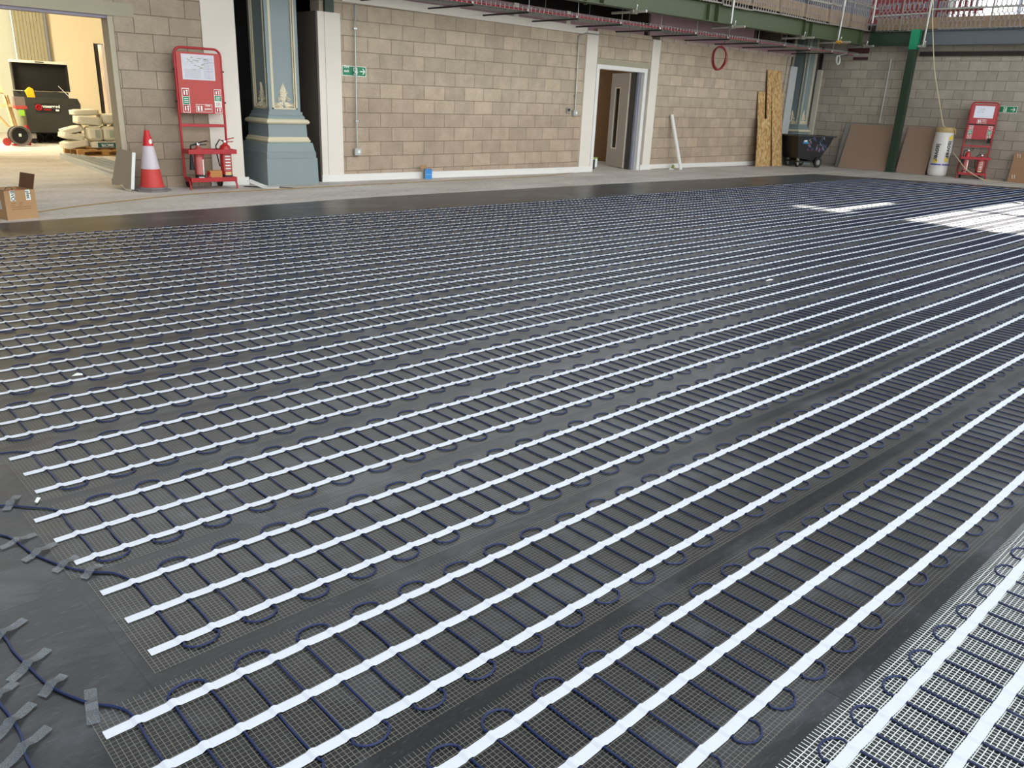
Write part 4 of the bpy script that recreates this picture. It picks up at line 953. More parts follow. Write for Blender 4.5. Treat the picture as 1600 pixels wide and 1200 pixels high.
tag(o, 'cream rope hanging from the gallery down to the top of the white insulation roll', 'rope')

# ------------------------------------------------------------------ white insulation roll
t = thing('insulation_roll', 'white wrapped insulation roll with yellow logos standing by the right wall', 'roll', (22.53, 7.79, 0.0), math.radians(-52), rx=math.radians(0))
R0 = 0.225
def wob(z): return 1 + 0.03 * math.sin(z * 11) + 0.02 * math.sin(z * 23 + 1)
MB().lathe([(R0 * .80, 0.0), (R0 * .96, 0.03), (R0, 0.08)] + [(R0 * wob(z), z) for z in (0.15, 0.3, 0.45, 0.6, 0.75, 0.9, 1.0)] + [(R0 * .98, 1.06)], 28).build('wrapper', mat('wrapper_white', '#d9d6cf', 0.4, var=0.05, bump=0.3, scale=9), t, smooth=True)
MB().lathe([(R0 * .95, 1.055), (R0 * 1.0, 1.10), (R0 * .97, 1.18), (R0 * .8, 1.19), (R0 * .5, 1.16)], 28).build('open_end', mat('glass_wool', '#b39a6a', 0.9, var=0.25, scale=15), t, smooth=True)
def cyl_patch(name, a0, a1, z0, z1, mt, d=0.012, n=8):
    mb = MB()
    for k in range(n + 1):
        a = a0 + (a1 - a0) * k / n; r_ = R0 * 1.05 + d * .3; mb.v += [(r_ * math.cos(a), r_ * math.sin(a), z0), (r_ * math.cos(a), r_ * math.sin(a), z1)]
    for k in range(n): mb.f.append((2 * k, 2 * k + 2, 2 * k + 3, 2 * k + 1))
    return mb.build(name, mt, t, smooth=True)
m_purp = mat('purple_band', '#5b5a9c', 0.5); m_ylw = mat('logo_yellow', '#e3c62e', 0.5)
cyl_patch('printed_band', -PI / 2 - 1.2, -PI / 2 - .1, .27, .31, m_purp); cyl_patch('printed_band', -PI / 2 + .0, -PI / 2 + 1.3, .27, .31, m_purp)
def bend_text(s, size, a0, zc, mt):
    o = text('lettering', s, size, mt, Matrix.Rotation(-PI / 2, 4, 'Z'), None, bold=0.003)
    for v in o.data.vertices:
        x, y = v.co.x, v.co.y; a = a0 + x / (R0 * 1.06); r_ = R0 * 1.06 + v.co.z; v.co = (r_ * math.cos(a), r_ * math.sin(a), zc + y)
    o.parent = t; return o
bend_text('isover', 0.17, -PI / 2 + .42, .66, m_ink); bend_text('isover', 0.17, -PI / 2 - .72, .58, m_ink)
for a_, z_ in ((-PI / 2 + .42, .94), (-PI / 2 + .36, .41), (-PI / 2 - .72, .37)):
    mb = MB(); 
    for k in range(10):
        th = 2 * PI * k / 10; rr = .05 if z_ < .9 else .065 * (1 if k % 2 else .7); a = a_ + rr * math.cos(th) / (R0 * 1.06); mb.v.append((R0 * 1.065 * math.cos(a), R0 * 1.065 * math.sin(a), z_ + rr * math.sin(th)))
    mb.f.append(tuple(range(10))); mb.build('yellow_logo', m_ylw, t)
MB().tube([(0.1, -0.2, 1.17), (0.17, -0.17, 1.14), (0.19, -0.16, 1.02)], 0.018, 6).build('loose_wool', mat('glass_wool', '#b39a6a', 0.9), t)

# ------------------------------------------------------------------ sheets on the right wall
def lean_sheet(name, label, ya, yb, xb, H_, th, m, cat='board', gap=0.012):
    # bottom edge at xb, top against the wall
    t = MB(); xt = xr((ya + yb) / 2) - gap
    d = Vector((xt - xb, 0, math.sqrt(max(.01, H_ ** 2 - (xt - xb) ** 2)))); nrm = Vector((-d.z, 0, d.x)).normalized() * th
    zsh = max(0, -nrm.z); da = Vector((xr(ya) - xr((ya + yb) / 2), 0, 0)); db = Vector((xr(yb) - xr((ya + yb) / 2), 0, 0))
    a = [Vector((xb, ya, 0)) + da, Vector((xb, yb, 0)) + db, Vector((xb, yb, 0)) + d + db, Vector((xb, ya, 0)) + d + da]
    off = [p + nrm + Vector((0, 0, zsh)) for p in a]; a = [p + Vector((0, 0, zsh)) for p in a]
    t.add([tuple(p) for p in a + off], [(3, 2, 1, 0), (4, 5, 6, 7), (0, 1, 5, 4), (1, 2, 6, 5), (2, 3, 7, 6), (3, 0, 4, 7)])
    return tag(t.build(name, m, bevel=0.002), label, cat)
m_sheet = mat('brown_board', '#947c68', 0.85, var=0.05, scale=1.5)
lean_sheet('plasterboard_sheet', 'grey-green board edge showing behind the left brown sheet on the right wall', 10.45, 9.3, 22.45, 1.20, 0.012, mat('grey_green_board', '#7f8078', 0.8))
lean_sheet('plasterboard_sheet', 'large brown board leaning on right wall, left of the green post', 10.30, 9.01, 22.33, 1.20, 0.015, m_sheet, gap=0.035)
lean_sheet('plasterboard_sheet', 'large brown board leaning on right wall between green post and insulation roll', 8.79, 8.05, 22.46, 1.20, 0.015, m_sheet)
t = thing('flat_carton', 'brown flat carton leaning on the wall at the right edge of view', 'box', (22.62, 6.17, 0), 0, ry=math.radians(7))
MB().box(0, 0.05, -0.75, 0, 0, 0.70).build('carton', mat('carton_brown', '#9a7556', 0.85), t, bevel=0.003)
for z in (0.09, 0.58):
    MB().tube([(-0.002, -0.09, z), (-0.003, -0.07, z + 0.09)], 0.005, 4).tube([(-0.002, -0.14, z), (-0.003, -0.12, z + 0.09)], 0.005, 4).build('white_mark', m_signw, t)

# ------------------------------------------------------------------ strand boards
def osb(b0, b1, t0, t1, H_, yb, yt, label):
    mb = MB(); d = Vector((0, yt - yb, H_)); n = Vector((0, -d.z, d.y)).normalized() * 0.018; zs = -min(0, n.z)
    a = [Vector((b0, yb, zs)), Vector((b1, yb, zs)), Vector((t1, yt, H_)), Vector((t0, yt, H_))]; b_ = [p + n for p in a]
    mb.add([tuple(p) for p in a + b_], [(3, 2, 1, 0), (4, 5, 6, 7), (0, 1, 5, 4), (1, 2, 6, 5), (2, 3, 7, 6), (3, 0, 4, 7)])
    return tag(mb.build('strand_board', m_osb), label, 'board', 'strand boards leaning on the long wall')
osb(19.80, 20.10, 19.64, 19.98, 1.84, 11.35, 11.51, 'tall narrow strand board, left group, rising behind the shortest one')
osb(19.53, 20.03, 19.60, 20.06, 1.19, 11.23, 11.38, 'shortest strand board, standing leftmost before the others')
osb(20.15, 20.90, 19.94, 20.65, 2.38, 11.29, 11.50, 'tallest strand board, its top highest of the four')
osb(20.35, 20.84, 20.17, 20.70, 1.97, 11.21, 11.44, 'strand board in front of the tallest, next to the black cart')

# ------------------------------------------------------------------ tilt cart
t = thing('tilt_cart', 'black plastic wheeled tilt cart with graffiti in front of the far column', 'cart', (21.32, 10.84, 0), math.radians(-22)); t.scale = (0.86, 1, 1)
L0, W0 = 1.30, 0.66
def cart_side(s):   # outline of the long side, x along length
    return [(-0.52, 0.24), (0.12, 0.17), (0.30, 0.22), (0.62, 0.60), (0.72, 0.80), (-0.66, 0.80)]
po = cart_side(1); mb = MB(); mb.prism(po, -W0 / 2, W0 / 2)
# open top: replace by walls
mb = MB(); n = len(po)
inn = [(x * 0.95, z * 0.96 + 0.03) for x, z in po]; inn[4] = (inn[4][0], 0.80); inn[5] = (inn[5][0], 0.80)
vs = [(x, -W0 / 2 + 0.05 * (0.8 - z), z) for x, z in po] + [(x, W0 / 2 - 0.05 * (0.8 - z), z) for x, z in po] + [(x, -W0 / 2 + 0.03 + 0.05 * (0.8 - z), z) for x, z in inn] + [(x, W0 / 2 - 0.03 - 0.05 * (0.8 - z), z) for x, z in inn]
fs = [tuple(range(n))[::-1], tuple(range(n, 2 * n)), tuple(range(2 * n, 3 * n)), tuple(range(3 * n, 4 * n))[::-1]]
for i in range(n - 1):
    if i == 4: continue
    j = i + 1; fs.append((i, j, n + j, n + i)); fs.append((2 * n + i, 3 * n + i, 3 * n + j, 2 * n + j))
i, j = 5, 0; fs.append((i, j, n + j, n + i)); fs.append((2 * n + i, 3 * n + i, 3 * n + j, 2 * n + j))
mb.add(vs, fs); mb.build('tub', m_blkpl, t)
mb = MB().box(-0.72, 0.80, -W0 / 2 - 0.05, -W0 / 2 + 0.03, 0.79, 0.825).box(-0.72, 0.80, W0 / 2 - 0.03, W0 / 2 + 0.05, 0.79, 0.825).box(-0.72, -0.64, -W0 / 2 + 0.03, W0 / 2 - 0.03, 0.79, 0.825).box(0.70, 0.80, -W0 / 2 + 0.03, W0 / 2 - 0.03, 0.79, 0.825)
mb.build('rim', mat('worn_black_rim', '#3a3c3b', 0.5, var=0.2), t, bevel=0.01)
for sy in (-1, 1):
    MB().lathe([(0.135, -0.025), (0.135, 0.025)], 22, Matrix.Translation((0.22, sy * (W0 / 2 + 0.01), 0.136)) @ Matrix.Rotation(PI / 2, 4, 'X')).build('wheel', m_black, t)
    MB().lathe([(0.07, -0.03), (0.07, 0.03)], 16, Matrix.Translation((0.22, sy * (W0 / 2 + 0.01), 0.136)) @ Matrix.Rotation(PI / 2, 4, 'X')).build('wheel_hub', m_galv, t)
    MB().lathe([(0.05, -0.02), (0.05, 0.02)], 14, Matrix.Translation((-0.42, sy * 0.2, 0.05)) @ Matrix.Rotation(PI / 2, 4, 'X')).build('caster', m_black, t)
    MB().box(-0.45, -0.39, sy * 0.2 - 0.03, sy * 0.2 + 0.03, 0.05, 0.24).build('caster_fork', m_galv, t)
MB().box(-0.50, 0.34, -0.28, 0.28, 0.13, 0.17).build('chassis', m_blackst, t)
rnd = random.Random(9)
for k, cname in enumerate(('#5a7fae', '#a63a54', '#c4c8cc', '#6a78b0')):
    mb = MB()
    for q in range(9):
        x = rnd.uniform(-0.25, 0.55); z = rnd.uniform(0.42, 0.76); yy = -W0 / 2 + 0.05 * (0.8 - z) - 0.005
        if x > 0.30 + (z - .22) * .82 - .08: x -= .35
        mb.tube([(x, yy, z), (x + rnd.uniform(.02, .05), yy, z + .05), (x + rnd.uniform(.03, .08), yy, z - .02)], 0.006, 4)
    mb.build('graffiti', mat('graffiti_%d' % k, cname, 0.6), t)
MB().box(-0.42, -0.30, -W0 / 2 - 0.008, -W0 / 2 - 0.004, 0.66, 0.70).build('label', m_signw, t)
MB().box(-0.44, -0.24, -W0 / 2 + 0.001, -W0 / 2 + 0.006, 0.61, 0.66).build('blue_label', mat('blue_label', '#3f7fb0', 0.5), t)

# ------------------------------------------------------------------ white angle leaning by doorway
t_ = MB(); a = Vector((16.05, 11.16, 0.0)); b_ = Vector((15.95, 11.50, 1.19)); d = (b_ - a)
ux = Vector((1, 0, 0)); nn = d.cross(ux).normalized() * 0.03
pts4 = [a, a + ux * .085, a + ux * .085 + nn * -1 + Vector((0, 0, .01)), a + nn * -1 + Vector((0, 0, .01))]
t_.add([tuple(p + Vector((0, 0, .0))) for p in pts4] + [tuple(p + d) for p in pts4], [(0, 1, 2, 3), (7, 6, 5, 4), (0, 4, 5, 1), (1, 5, 6, 2), (2, 6, 7, 3), (3, 7, 4, 0)])
tag(t_.build('white_board_strip', m_skirt), 'white painted timber strip leaning on blockwork right of the doorway', 'strip')
t = thing('tape_dispenser', 'small green and white tape tool on the floor right of the doorway', 'tool', (16.05, 11.40, 0), 0.2)
m_lime = mat('lime', '#8a9a3a', 0.5)
MB().lathe([(0.05, 0), (0.05, 0.03)], 14, Matrix.Translation((0.08, 0, 0.05)) @ Matrix.Rotation(PI / 2, 4, 'X')).build('reel', m_lime, t); MB().box(-0.12, 0.03, -0.03, 0.0, 0, 0.02, ).box(-0.02, 0.01, -0.08, 0.0, 0, 0.02).build('handle', m_signw, t)
# items in the doorway
dl = thing('door_leaf', 'light grey open door leaf with tall narrow glass, standing inside the doorway', 'door', (14.84, YW + 0.25, 0), math.radians(66))
DW, DH, dt = 0.93, 2.03, 0.045
mb = MB().box(0, 0.16, 0, dt, 0.012, DH).box(0, DW, 0, dt, 0.012, 0.42) if False else MB()
gx0, gx1, gz0, gz1 = DW - 0.46, DW - 0.22, 0.42, 1.72
mb.box(0, gx0, 0, dt, 0.012, DH).box(gx1, DW, 0, dt, 0.012, DH).box(gx0, gx1, 0, dt, 0.012, gz0).box(gx0, gx1, 0, dt, gz1, DH)
mb.build('leaf', mat('door_grey', '#8a8584', 0.5, var=0.03), dl)
MB().box(gx0, gx1, 0.018, 0.027, gz0, gz1).build('glass_pane', mat('brown_glass', '#3a3028', 0.15, alpha=0.75), dl)
for q in ((gx0 - .012, gx0 + .006, gz0 - .012, gz1 + .012), (gx1 - .006, gx1 + .012, gz0 - .012, gz1 + .012), (gx0, gx1, gz0 - .012, gz0 + .006), (gx0, gx1, gz1 - .006, gz1 + .012)):
    MB().box(q[0], q[1], -0.006, dt + 0.006, q[2], q[3]).build('glazing_bead', m_skirt, dl)
MB().box(0.0, 0.012, dt, dt + .03, 0.012, DH).build('leaf_edge', mat('door_edge_pale', '#d8cfc0', 0.6), dl)
for z in (0.25, 1.02, 1.8): MB().box(0.012, 0.03, dt, dt + .012, z - .05, z + .05).build('hinge', m_brass, dl)
t = thing('garden_hose_reel', 'lime green and black reel on the lobby floor inside the doorway', 'reel', (13.72, 12.0, 0))
MB().tube([(0.11 * math.cos(a), 0, 0.135 + 0.12 * math.sin(a)) for a in [2 * PI * k / 20 for k in range(20)]], 0.014, 6, closed=True).build('hoop', m_lime, t); MB().box(0.14, 0.26, -.04, .04, 0.0, 0.20).build('body', m_black, t); MB().box(0.27, 0.34, -.04, .04, 0.04, 0.22).build('side_cover', m_signw, t); MB().box(0.14, 0.34, -.045, .045, 0.221, 0.25).build('top', m_lime, t)
# blue carton
t = thing('blue_carton', 'small bright blue carton with open brown flap against the white skirting', 'box', (8.86, 11.35, 0), math.radians(-25))
MB().box(-0.06, 0.06, -0.06, 0.06, 0, 0.165).build('carton', mat('carton_blue', '#2f86c8', 0.5), t)
MB().box(-0.062, -0.0605, -0.06, 0.06, 0, 0.165).build('grey_side', mat('carton_grey', '#7f868a', 0.6), t)
MB().box(-0.12, -0.005, 0.05, 0.056, 0.166, 0.22).build('flap', m_card, t)
MB().box(-0.061, 0.061, -0.0625, -0.0605, 0.075, 0.082).build('print_line', mat('pale_blue', '#8fc0e0', .5), t)
# scrap by column
t = thing('board_scrap', 'bent white board scrap lying at the foot of the big column', 'scrap', (5.62, 11.02, 0.0), math.radians(-38))
mb = MB(); mb.v = [(-0.22, -0.07, 0.10), (-0.20, 0.08, 0.11), (0.0, -0.09, 0.012), (0.03, 0.10, 0.018), (0.22, -0.05, 0.012), (0.20, 0.09, 0.02)]; mb.v += [(x, y, z - .01) for x, y, z in mb.v]
mb.f = [(0, 2, 3, 1), (2, 4, 5, 3), (6, 7, 9, 8), (8, 9, 11, 10), (0, 6, 8, 2), (2, 8, 10, 4), (1, 3, 9, 7), (3, 5, 11, 9), (0, 1, 7, 6), (4, 10, 11, 5)]
mb.build('sheet', m_skirt, t)
MB().tube([(-0.3, 0.05, 0.006), (-0.1, 0.12, 0.006), (0.1, 0.15, 0.006), (0.4, 0.05, 0.006)], 0.005, 5).build('wire', m_black, t)
# brown cord along the walkway
cpts = [(2.35, 9.70, 0.008), (2.9, 10.02, 0.008), (3.6, 10.33, 0.008), (4.4, 10.62, 0.008), (5.3, 10.72, 0.008), (6.5, 10.78, 0.008), (7.6, 10.86, 0.008), (8.8, 10.9, 0.008), (10.0, 10.93, 0.008), (11.4, 11.05, 0.008), (12.6, 11.35, 0.008)]
o = MB().tube(smooth_path(cpts), 0.006, 5).build('floor_cord', mat('cord_tan', '#9a8050', 0.8)); tag(o, 'thin tan cord lying along the concrete walkway from the cardboard box', 'cord')

# ------------------------------------------------------------------ cardboard box at the left edge
t = thing('cardboard_box', 'open brown cardboard box with printed tape at the left edge of the walkway', 'box', (1.96, 9.235, 0.0), math.radians(14))
W_, D_, H_ = 0.30, 0.34, 0.285
mb = MB(); th = 0.006
mb.box(0, W_, 0, th, 0, H_).box(0, W_, D_ - th, D_, 0, H_).box(0, th, th, D_ - th, 0, H_).box(W_ - th, W_, th, D_ - th, 0, H_).box(th, W_ - th, th, D_ - th, 0, .006)
mb.build('carton', m_card, t)
MB().box(0, 0.004, 0, W_ * .9, 0, 0.15, Matrix.Translation((W_ - .004, 0.02, H_)) @ Matrix.Rotation(math.radians(14), 4, 'Y')).build('flap', m_cardin, t)
for x_, s_ in ((0.055, 'BVO'), (0.205, 'plec')):
    MB().box(x_, x_ + 0.045, -0.0015, 0, H_ - 0.10, H_).build('tape_strip', m_signw, t)
    text('lettering', s_, 0.05, m_ink, TT(x_ + 0.023, -0.0022, H_ - 0.05, -PI / 2), t, bold=0.0008)
mb = MB()
for k, (a, b) in enumerate(((0.05, 0.10), (0.13, 0.17), (0.05, 0.09), (0.13, 0.16), (0.05, 0.25), (0.05, 0.24))):
    z = H_ - 0.125 - 0.02 * (k // 2 if k < 4 else k - 2); mb.box(a, b, -0.001, 0, z, z + 0.004)
mb.build('print', mat('print_brown', '#6b4a2c', 0.8), t)
MB().box(-0.0015, 0, 0.08, 0.20, 0.10, 0.19).build('side_label', m_grey, t)
for nm, lab, m_, bx in (('tool_pouch', 'orange packet inside the open cardboard box', mat('orange_pack', '#b5582e', 0.5), (0.12, 0.28, 0.05, 0.20, 0.15, 0.275)), ('folded_cloth', 'dark bundled cloth inside the open cardboard box', mat('dark_cloth', '#2a2328', 0.9), (0.012, 0.11, 0.02, 0.30, 0.10, 0.27))):
    o = MB().box(*bx).build(nm, m_, bevel=0.02); o.location = (1.96, 9.235, 0.0); o.rotation_euler = (0, 0, math.radians(14)); tag(o, lab, 'packet' if 'orange' in lab else 'cloth')
o = MB().tube([(0.09 + 0.035 * math.cos(a), 0.08, 0.285 + 0.028 * math.sin(a)) for a in [PI * k / 8 - .3 for k in range(10)]], 0.003, 5).build('wire_loop', m_black); o.location = (1.96, 9.235, 0.0); o.rotation_euler = (0, 0, math.radians(14)); tag(o, 'thin black wire loop sticking out of the open cardboard box', 'wire')

# ------------------------------------------------------------------ store room contents
m_chest = mat('chest_grey', '#33332d', 0.45, var=0.05, scale=2)
t = thing('tool_chest', 'dark grey steel site tool chest with raised lid in the bright store room', 'tool chest', (5.0, 20.6, 0))
Wc, Dc, z0_, z1_ = 1.12, 0.62, 0.22, 0.97
mb = MB().prism([(0.0, z0_), (Wc - .1, z0_), (Wc + .02, z0_ + .2), (Wc + .05, z1_ - .12), (Wc, z1_), (0.02, z1_)], 0, 0.02)
mb.box(0, 0.02, 0.02, Dc, z0_, z1_).box(Wc - .02, Wc, 0.02, Dc, z0_, z1_).box(0, Wc, Dc - .02, Dc, z0_, z1_ + .12).box(0, Wc - .1, 0, Dc, z0_, z0_ + .02)
mb.build('body', m_chest, t, bevel=0.004)
MB().box(0.03, Wc - .03, 0.03, Dc - .03, z0_ + .03, z0_ + .3).build('inner_tray', m_ink, t)
lid = MB().box(0.02, Wc + .02, 0.0, 0.03, 0, 0.58).box(0.02, 0.04, -0.12, 0, 0, 0.58).box(Wc, Wc + .02, -0.12, 0, 0, 0.58)
T2 = Matrix.Translation((0, Dc, z1_ + .13)); m2 = MB(); m2.add(lid.v, lid.f, T2); m2.build('lid', mat('lid_inside', '#1d1b16', 0.4), t)
m3 = MB().box(0.01, Wc + .03, Dc - .14, Dc + .04, z1_ + .71, z1_ + .76); m3.build('lid_lip', mat('lid_rim_pale', '#c9c2ae', 0.5), t)
MB().box(0.48, 0.66, Dc - .145, Dc - .14, z1_ + .725, z1_ + .745).build('lid_slot', m_ink, t)
MB().tube([(Wc - .2, Dc - .05, z1_ + .25), (Wc - .06, .2, z1_ - .02)], 0.008, 6).build('lid_stay', m_galv, t)
MB().box(0.24, 0.74, -0.004, 0, 0.66, 0.85).build('badge_plate', mat('badge_dark', '#24221e', 0.4), t)
MB().tube([(0.31 + .055 * math.cos(a), -0.006, 0.765 + .055 * math.sin(a)) for a in [2 * PI * k / 16 for k in range(16)]], 0.014, 5, closed=True).build('badge_ring', m_red, t)
text('badge_letter', 'A', 0.09, m_red, TT(0.31, -0.006, 0.765), t, bold=0.004)
text('lettering', 'armorgard', 0.085, m_signw, TT(0.55, -0.005, 0.79), t, bold=0.004)
text('small_lettering', 'tuffbank', 0.045, m_red, TT(0.48, -0.005, 0.725), t, bold=0.003)
MB().box(0.64, 0.71, -0.006, -0.004, 0.695, 0.73).build('badge_tag', m_signw, t)
for x_ in (0.14, 0.85):
    for y_ in (0.1, 0.5):
        MB().lathe([(0.075, -0.02), (0.075, 0.02)], 16, Matrix.Translation((x_, y_, 0.076)) @ Matrix.Rotation(PI / 2, 4, 'X')).build('caster_wheel', m_black, t)
        MB().box(x_ - .06, x_ + .06, y_ - .035, y_ + .035, 0.11, 0.22).build('caster_fork', m_grey, t)
t = thing('hose_coil', 'black hose coils added as dark clutter under the raised tool chest', 'hose', (5.55, 20.95, 0))  # hoses added as low dark clutter to darken the chest underside
for q, (x_, r_) in enumerate(((-0.22, .085), (0.0, .09), (0.22, .08), (0.36, .07))):
    for w_ in range(2): MB().tube([(x_ + r_ * math.cos(a), 0.03 * w_ + .02 * q, r_ + .014 + r_ * math.sin(a)) for a in [2 * PI * k / 16 for k in range(16)]], 0.013, 5, closed=True).build('hose_turn', m_black, t)
o = MB().box(0, 0.95, 0, 0.03, 0.0, 0.205).build('dark_backing_board', mat('dark_board', '#26211b', 0.9)); o.location = (5.05, 21.26, 0); tag(o, 'added dark board deepening the shade behind the casters of the tool chest', 'board')  # board added to keep the gap under the chest dark
# yellow spirit level case
o = MB().prism([(0, 0), (0.13, 0), (0.10, 0.24), (0.03, 0.28), (-0.06, 0.20)], 0, 0.08).build('yellow_case', m_yellow, bevel=0.01); o.location = (5.18, 20.70, 0.90); o.rotation_euler = (0, 0, 0); tag(o, 'yellow tool case sticking out of the open grey tool chest', 'case')
# red trolley with coiled hose
t = thing('red_hose_trolley', 'red wheeled trolley with black hose drum left of the tool chest', 'trolley', (4.55, 19.8, 0), math.radians(8))
MB().lathe([(0.19, -0.07), (0.19, 0.07)], 22, Matrix.Translation((0.10, 0, 0.22)) @ Matrix.Rotation(PI / 2, 4, 'X')).build('hose_drum', m_black, t)
for q in range(3): MB().tube([(0.10 + (0.17 + .02 * q) * math.cos(a), -0.08 - .02 * q, 0.22 + (0.17 + .01 * q) * math.sin(a)) for a in [2 * PI * k / 20 for k in range(20)]], 0.012, 5, closed=True).build('hose_turn', mat('hose_grey', '#6f6a62', .6), t)
MB().box(0.26, 0.30, -0.06, 0.06, 0.02, 0.42).box(-0.06, 0.10, -0.12, 0.0, 0.02, 0.05).build('frame', m_red, t)
MB().box(0.07, 0.12, -0.1, -0.09, 0.2, 0.26).build('badge', m_signw, t)
for x_ in (-0.12,): MB().lathe([(0.08, -0.02), (0.08, 0.02)], 16, Matrix.Translation((x_, .05, 0.09)) @ Matrix.Rotation(PI / 2, 4, 'X')).build('wheel', m_redp, t)
t = thing('site_vacuum', 'red and clear upright machine with green sticker beside the tool chest', 'machine', (4.74, 20.1, 0))
MB().box(-0.02, 0.20, 0, 0.16, 0.02, 0.36).build('base_tank', m_red, t); MB().lathe([(0.09, 0.0), (0.11, .36)], 16, Matrix.Translation((0.1, .1, .37))).build('clear_tank', mat('tank_olive', '#8a8868', .3), t); MB().box(0.0, 0.22, 0.0, 0.2, 0.74, 0.80).build('top_cap', m_redp, t); MB().box(0.05, 0.15, -0.02, -0.012, 0.60, 0.72).build('green_sticker', mat('sticker_green', '#8fc43c', .5), t)
MB().box(0.0, 0.2, 0.02, 0.18, 0.80, 0.98).build('motor_head', mat('dusty_brown', '#6e6258', .7), t)
# timber trestle pile
t = thing('timber_trestle', 'stack of pale timber lengths on a trestle at the left edge of the store room', 'trestle', (4.15, 20.5, 0))
for k in range(5):
    MB().cyl((0.0, 0.05 * k, 1.02 + .035 * k), (0.52, 0.1 + .03 * k, 1.05 + .03 * k), 0.028, 6).build('timber_length', m_timber, t)
for a, b in (((0.5, 0, 1.0), (0.62, -.1, 0.0)), ((0.56, 0.05, 1.0), (0.68, 0.0, 0.1)), ((0.1, 0, 0.9), (0.50, 0, 0.35)), ((0.1, .3, 1.0), (0.0, .4, 0.0))):
    MB().tube([a, b], 0.03, 4).build('trestle_leg', m_timber, t)
MB().box(0.0, 0.62, -.03, .03, .76, .82).build('cross_rail', m_timber, t)
# pallet of bags
t = thing('wooden_pallet', 'wooden pallet under the stack of cream bags in the store room', 'pallet', (4.95, 17.05, 0), math.radians(0))
mb = MB(); Wp, Dp = 1.0, 0.9
for k in range(5): mb.box(k * .215, k * .215 + .14, 0, Dp, .105, .125)
for y_ in (0, .4, .8): mb.box(0, Wp, y_, y_ + .09, .0, .018); mb.box(0, Wp, y_, y_ + .09, .085, .105)
for x_ in (0, .44, .88):
    for y_ in (0, .4, .8): mb.box(x_, x_ + .12, y_, y_ + .09, .018, .085)
mb.build('deck', mat('pallet_timber', '#b88a4c', 0.8, var=0.15, scale=5), t)
m_bag = mat('bag_cream', '#ddd7c0', 0.7, var=0.06, scale=6, bump=0.3)
def bag_mesh(w, d, h, seed):
    rnd = random.Random(seed); bm = bmesh.new(); bmesh.ops.create_cube(bm, size=1); bmesh.ops.subdivide_edges(bm, edges=bm.edges[:], cuts=5, use_grid_fill=True)
    for v in bm.verts:
        x, y, z = v.co; fx = 1 - (abs(x) * 2) ** 6 * .07; fy = 1 - (abs(y) * 2) ** 6 * .07; ez = 1 - 0.28 * max((abs(x) * 2) ** 5, (abs(y) * 2) ** 5)
        v.co = (x * w * fy, y * d * fx, z * h * ez * (1 + .06 * math.sin(x * 9 + seed) * math.cos(y * 7)) + rnd.uniform(-.003, .003))
    me = bpy.data.meshes.new('bag'); bm.to_mesh(me); bm.free(); me.materials.append(m_bag)
    for p in me.polygons: p.use_smooth = True
    return me
bags = [(5.02, 17.45, .20, .42, .5, .14, -8, 'cream bag, lowest layer, drooping over left pallet corner'),
        (5.50, 17.32, .20, .50, .44, .14, 0, 'cream bag, lowest layer, with dark green printed band at front'),
        (5.00, 17.5, .335, .36, .48, .12, 12, 'cream bag, second layer, sticking out to the left'),
        (5.03, 17.55, .455, .36, .46, .11, -14, 'cream bag, third layer, tilted out to the left'),
        (5.34, 17.28, .405, .25, .34, .27, 0, 'upright cream bag with pale printed panel, left of the front pair'),
        (5.60, 17.28, .405, .25, .34, .27, 0, 'upright cream bag with pale printed panel, right of the front pair'),
        (5.88, 17.45, .34, .26, .5, .14, 0, 'cream bag, second layer, at the right of the stack'),
        (5.88, 17.47, .49, .27, .5, .14, -5, 'cream bag, third layer, at the right of the stack'),
        (5.30, 17.42, .635, .44, .46, .17, 5, 'rounded cream bag lying on top of the upright pair'),
        (5.78, 17.52, .665, .46, .44, .20, 0, 'cream bag with printed panel, high at the right of the stack'),
        (5.32, 17.62, .78, .46, .46, .11, -3, 'thin cream bag, topmost of the stack at the left')]
for k, (x, y, z, w_, d_, h_, tilt, lab) in enumerate(bags):
    o = bpy.data.objects.new('cement_bag', bag_mesh(w_, d_, h_, k)); C.objects.link(o); o.location = (x, y, z); o.rotation_euler = (0, math.radians(tilt), random.uniform(-.06, .06)); tag(o, lab, 'bag', 'cream bags stacked on the pallet')
    if k == 1:
        MB().box(-0.15, 0.22, -0.232, -0.222, -0.045, 0.045).build('printed_band', mat('band_teal', '#1e5a5e', .5), o); text('lettering', 'SMCYR', .07, m_signw, TT(0.02, -0.234, 0, PI), o, bold=.003)
    if k in (4, 5, 9):
        for q in (0.02,): MB().box(q - .04, q + .04, -d_ / 2 - .012, -d_ / 2 - .004, -.07, .07).build('printed_panel', mat('print_pale_blue', '#aab4a4', .6), o)
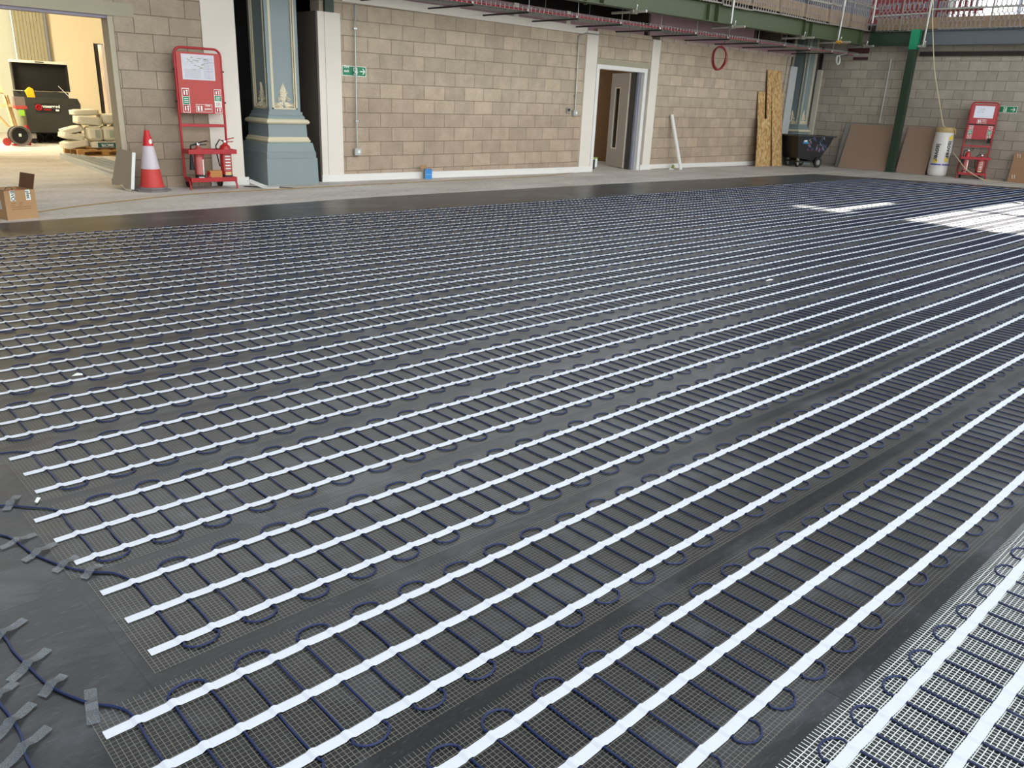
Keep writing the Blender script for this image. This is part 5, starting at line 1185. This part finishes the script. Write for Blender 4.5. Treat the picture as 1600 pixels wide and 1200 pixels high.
# galvanised studs bundle
t = thing('metal_stud_bundle', 'bundle of galvanised metal studs lying on the floor before the pallet', 'studs', (0, 0, 0))
m_stud = mat('stud_zinc', '#cdd3d2', 0.4, 0.15, var=0.15, scale=14)
a = Vector((4.50, 16.55, 0)); b_ = Vector((4.22, 13.0, 0)); dx = (b_ - a).normalized(); sx_ = Vector((-dx.y, dx.x, 0))
for k in range(9):
    off = sx_ * (0.105 * (k % 6)) + Vector((0, 0, 0.052 * (k // 6) + 0.001)); p0 = a + off + dx * (0.16 * (k % 3)); p1 = b_ + off * 1.12 + sx_ * 0.03 * (k // 6)
    mb = MB(); d = p1 - p0; L_ = d.length; T = Matrix.Translation(p0) @ Matrix.Rotation(math.atan2(d.y, d.x), 4, 'Z')
    mb.box(0, L_, 0, .002, 0, .05, T).box(0, L_, .002, .07, 0, .002, T).box(0, L_, .07, .072, 0, .05, T).box(0, L_, .002, .012, .048, .05, T).box(0, L_, .06, .07, .048, .05, T); mb.build('stud', m_stud, t)

# pieces that belong to one part of a thing hang under that part
NEST = {'tilt_cart': (('wheel', 'wheel_hub'), ('caster', 'caster_fork'), ('tub', 'graffiti'), ('tub', 'label'), ('tub', 'blue_label')),
        'fire_point_stand': (('sign_backing', 'sign_panel'), ('fire_point_sign', 'fire_point_face'), ('fire_point_sign', 'lettering'), ('sign_backing', 'sign_icon'), ('notice_paper', 'plan_drawing'), ('notice_paper', 'printed_lines'), ('wheel', 'wheel_bracket'), ('tube_frame', 'clip')),
        'fire_extinguisher': (('label', 'printed_line'),), 'tool_chest': (('badge_plate', 'badge_ring'), ('badge_plate', 'badge_letter'), ('badge_plate', 'lettering'), ('badge_plate', 'small_lettering'), ('badge_plate', 'badge_tag'), ('caster_wheel', 'caster_fork'), ('lid', 'lid_lip'), ('lid', 'lid_slot')),
        'ornate_column': (('shaft', 'leaf_ornament'),), 'door_leaf': (('glass_pane', 'glazing_bead'),), 'cardboard_box': (('tape_strip', 'lettering'),),
        'fire_exit_sign': (('green_face', 'lettering'), ('green_face', 'pictogram_door'), ('green_face', 'running_figure'), ('green_face', 'arrow')), 'wall_conduit': (('socket_box', 'switch'),),
        'steel_beam': (('end_plate', 'bolt'),), 'steel_column': (('post_head', 'bolt'),), 'scaffold_stub': (('coupler', 'coupler_bolt'),)}
def ctr(o):
    bb = [Vector(c) for c in o.bound_box]; return sum(bb, Vector()) / 8
base_ = lambda n: n.rsplit('.', 1)[0] if n[-3:].isdigit() and '.' in n else n
for o in list(bpy.data.objects):
    if o.type != 'EMPTY' or base_(o.name) not in NEST: continue
    kids = list(o.children)
    for pn, cn in NEST[base_(o.name)]:
        ps = [k for k in kids if base_(k.name) == pn]
        if not ps: continue
        for c in [k for k in kids if base_(k.name) == cn]:
            c.parent = min(ps, key=lambda p: (ctr(p) - ctr(c)).length)
for o in bpy.data.objects:
    if o.type == 'EMPTY' and o.get('kind') == 'structure':
        for k in ('label', 'category'):
            if k in o: del o[k]
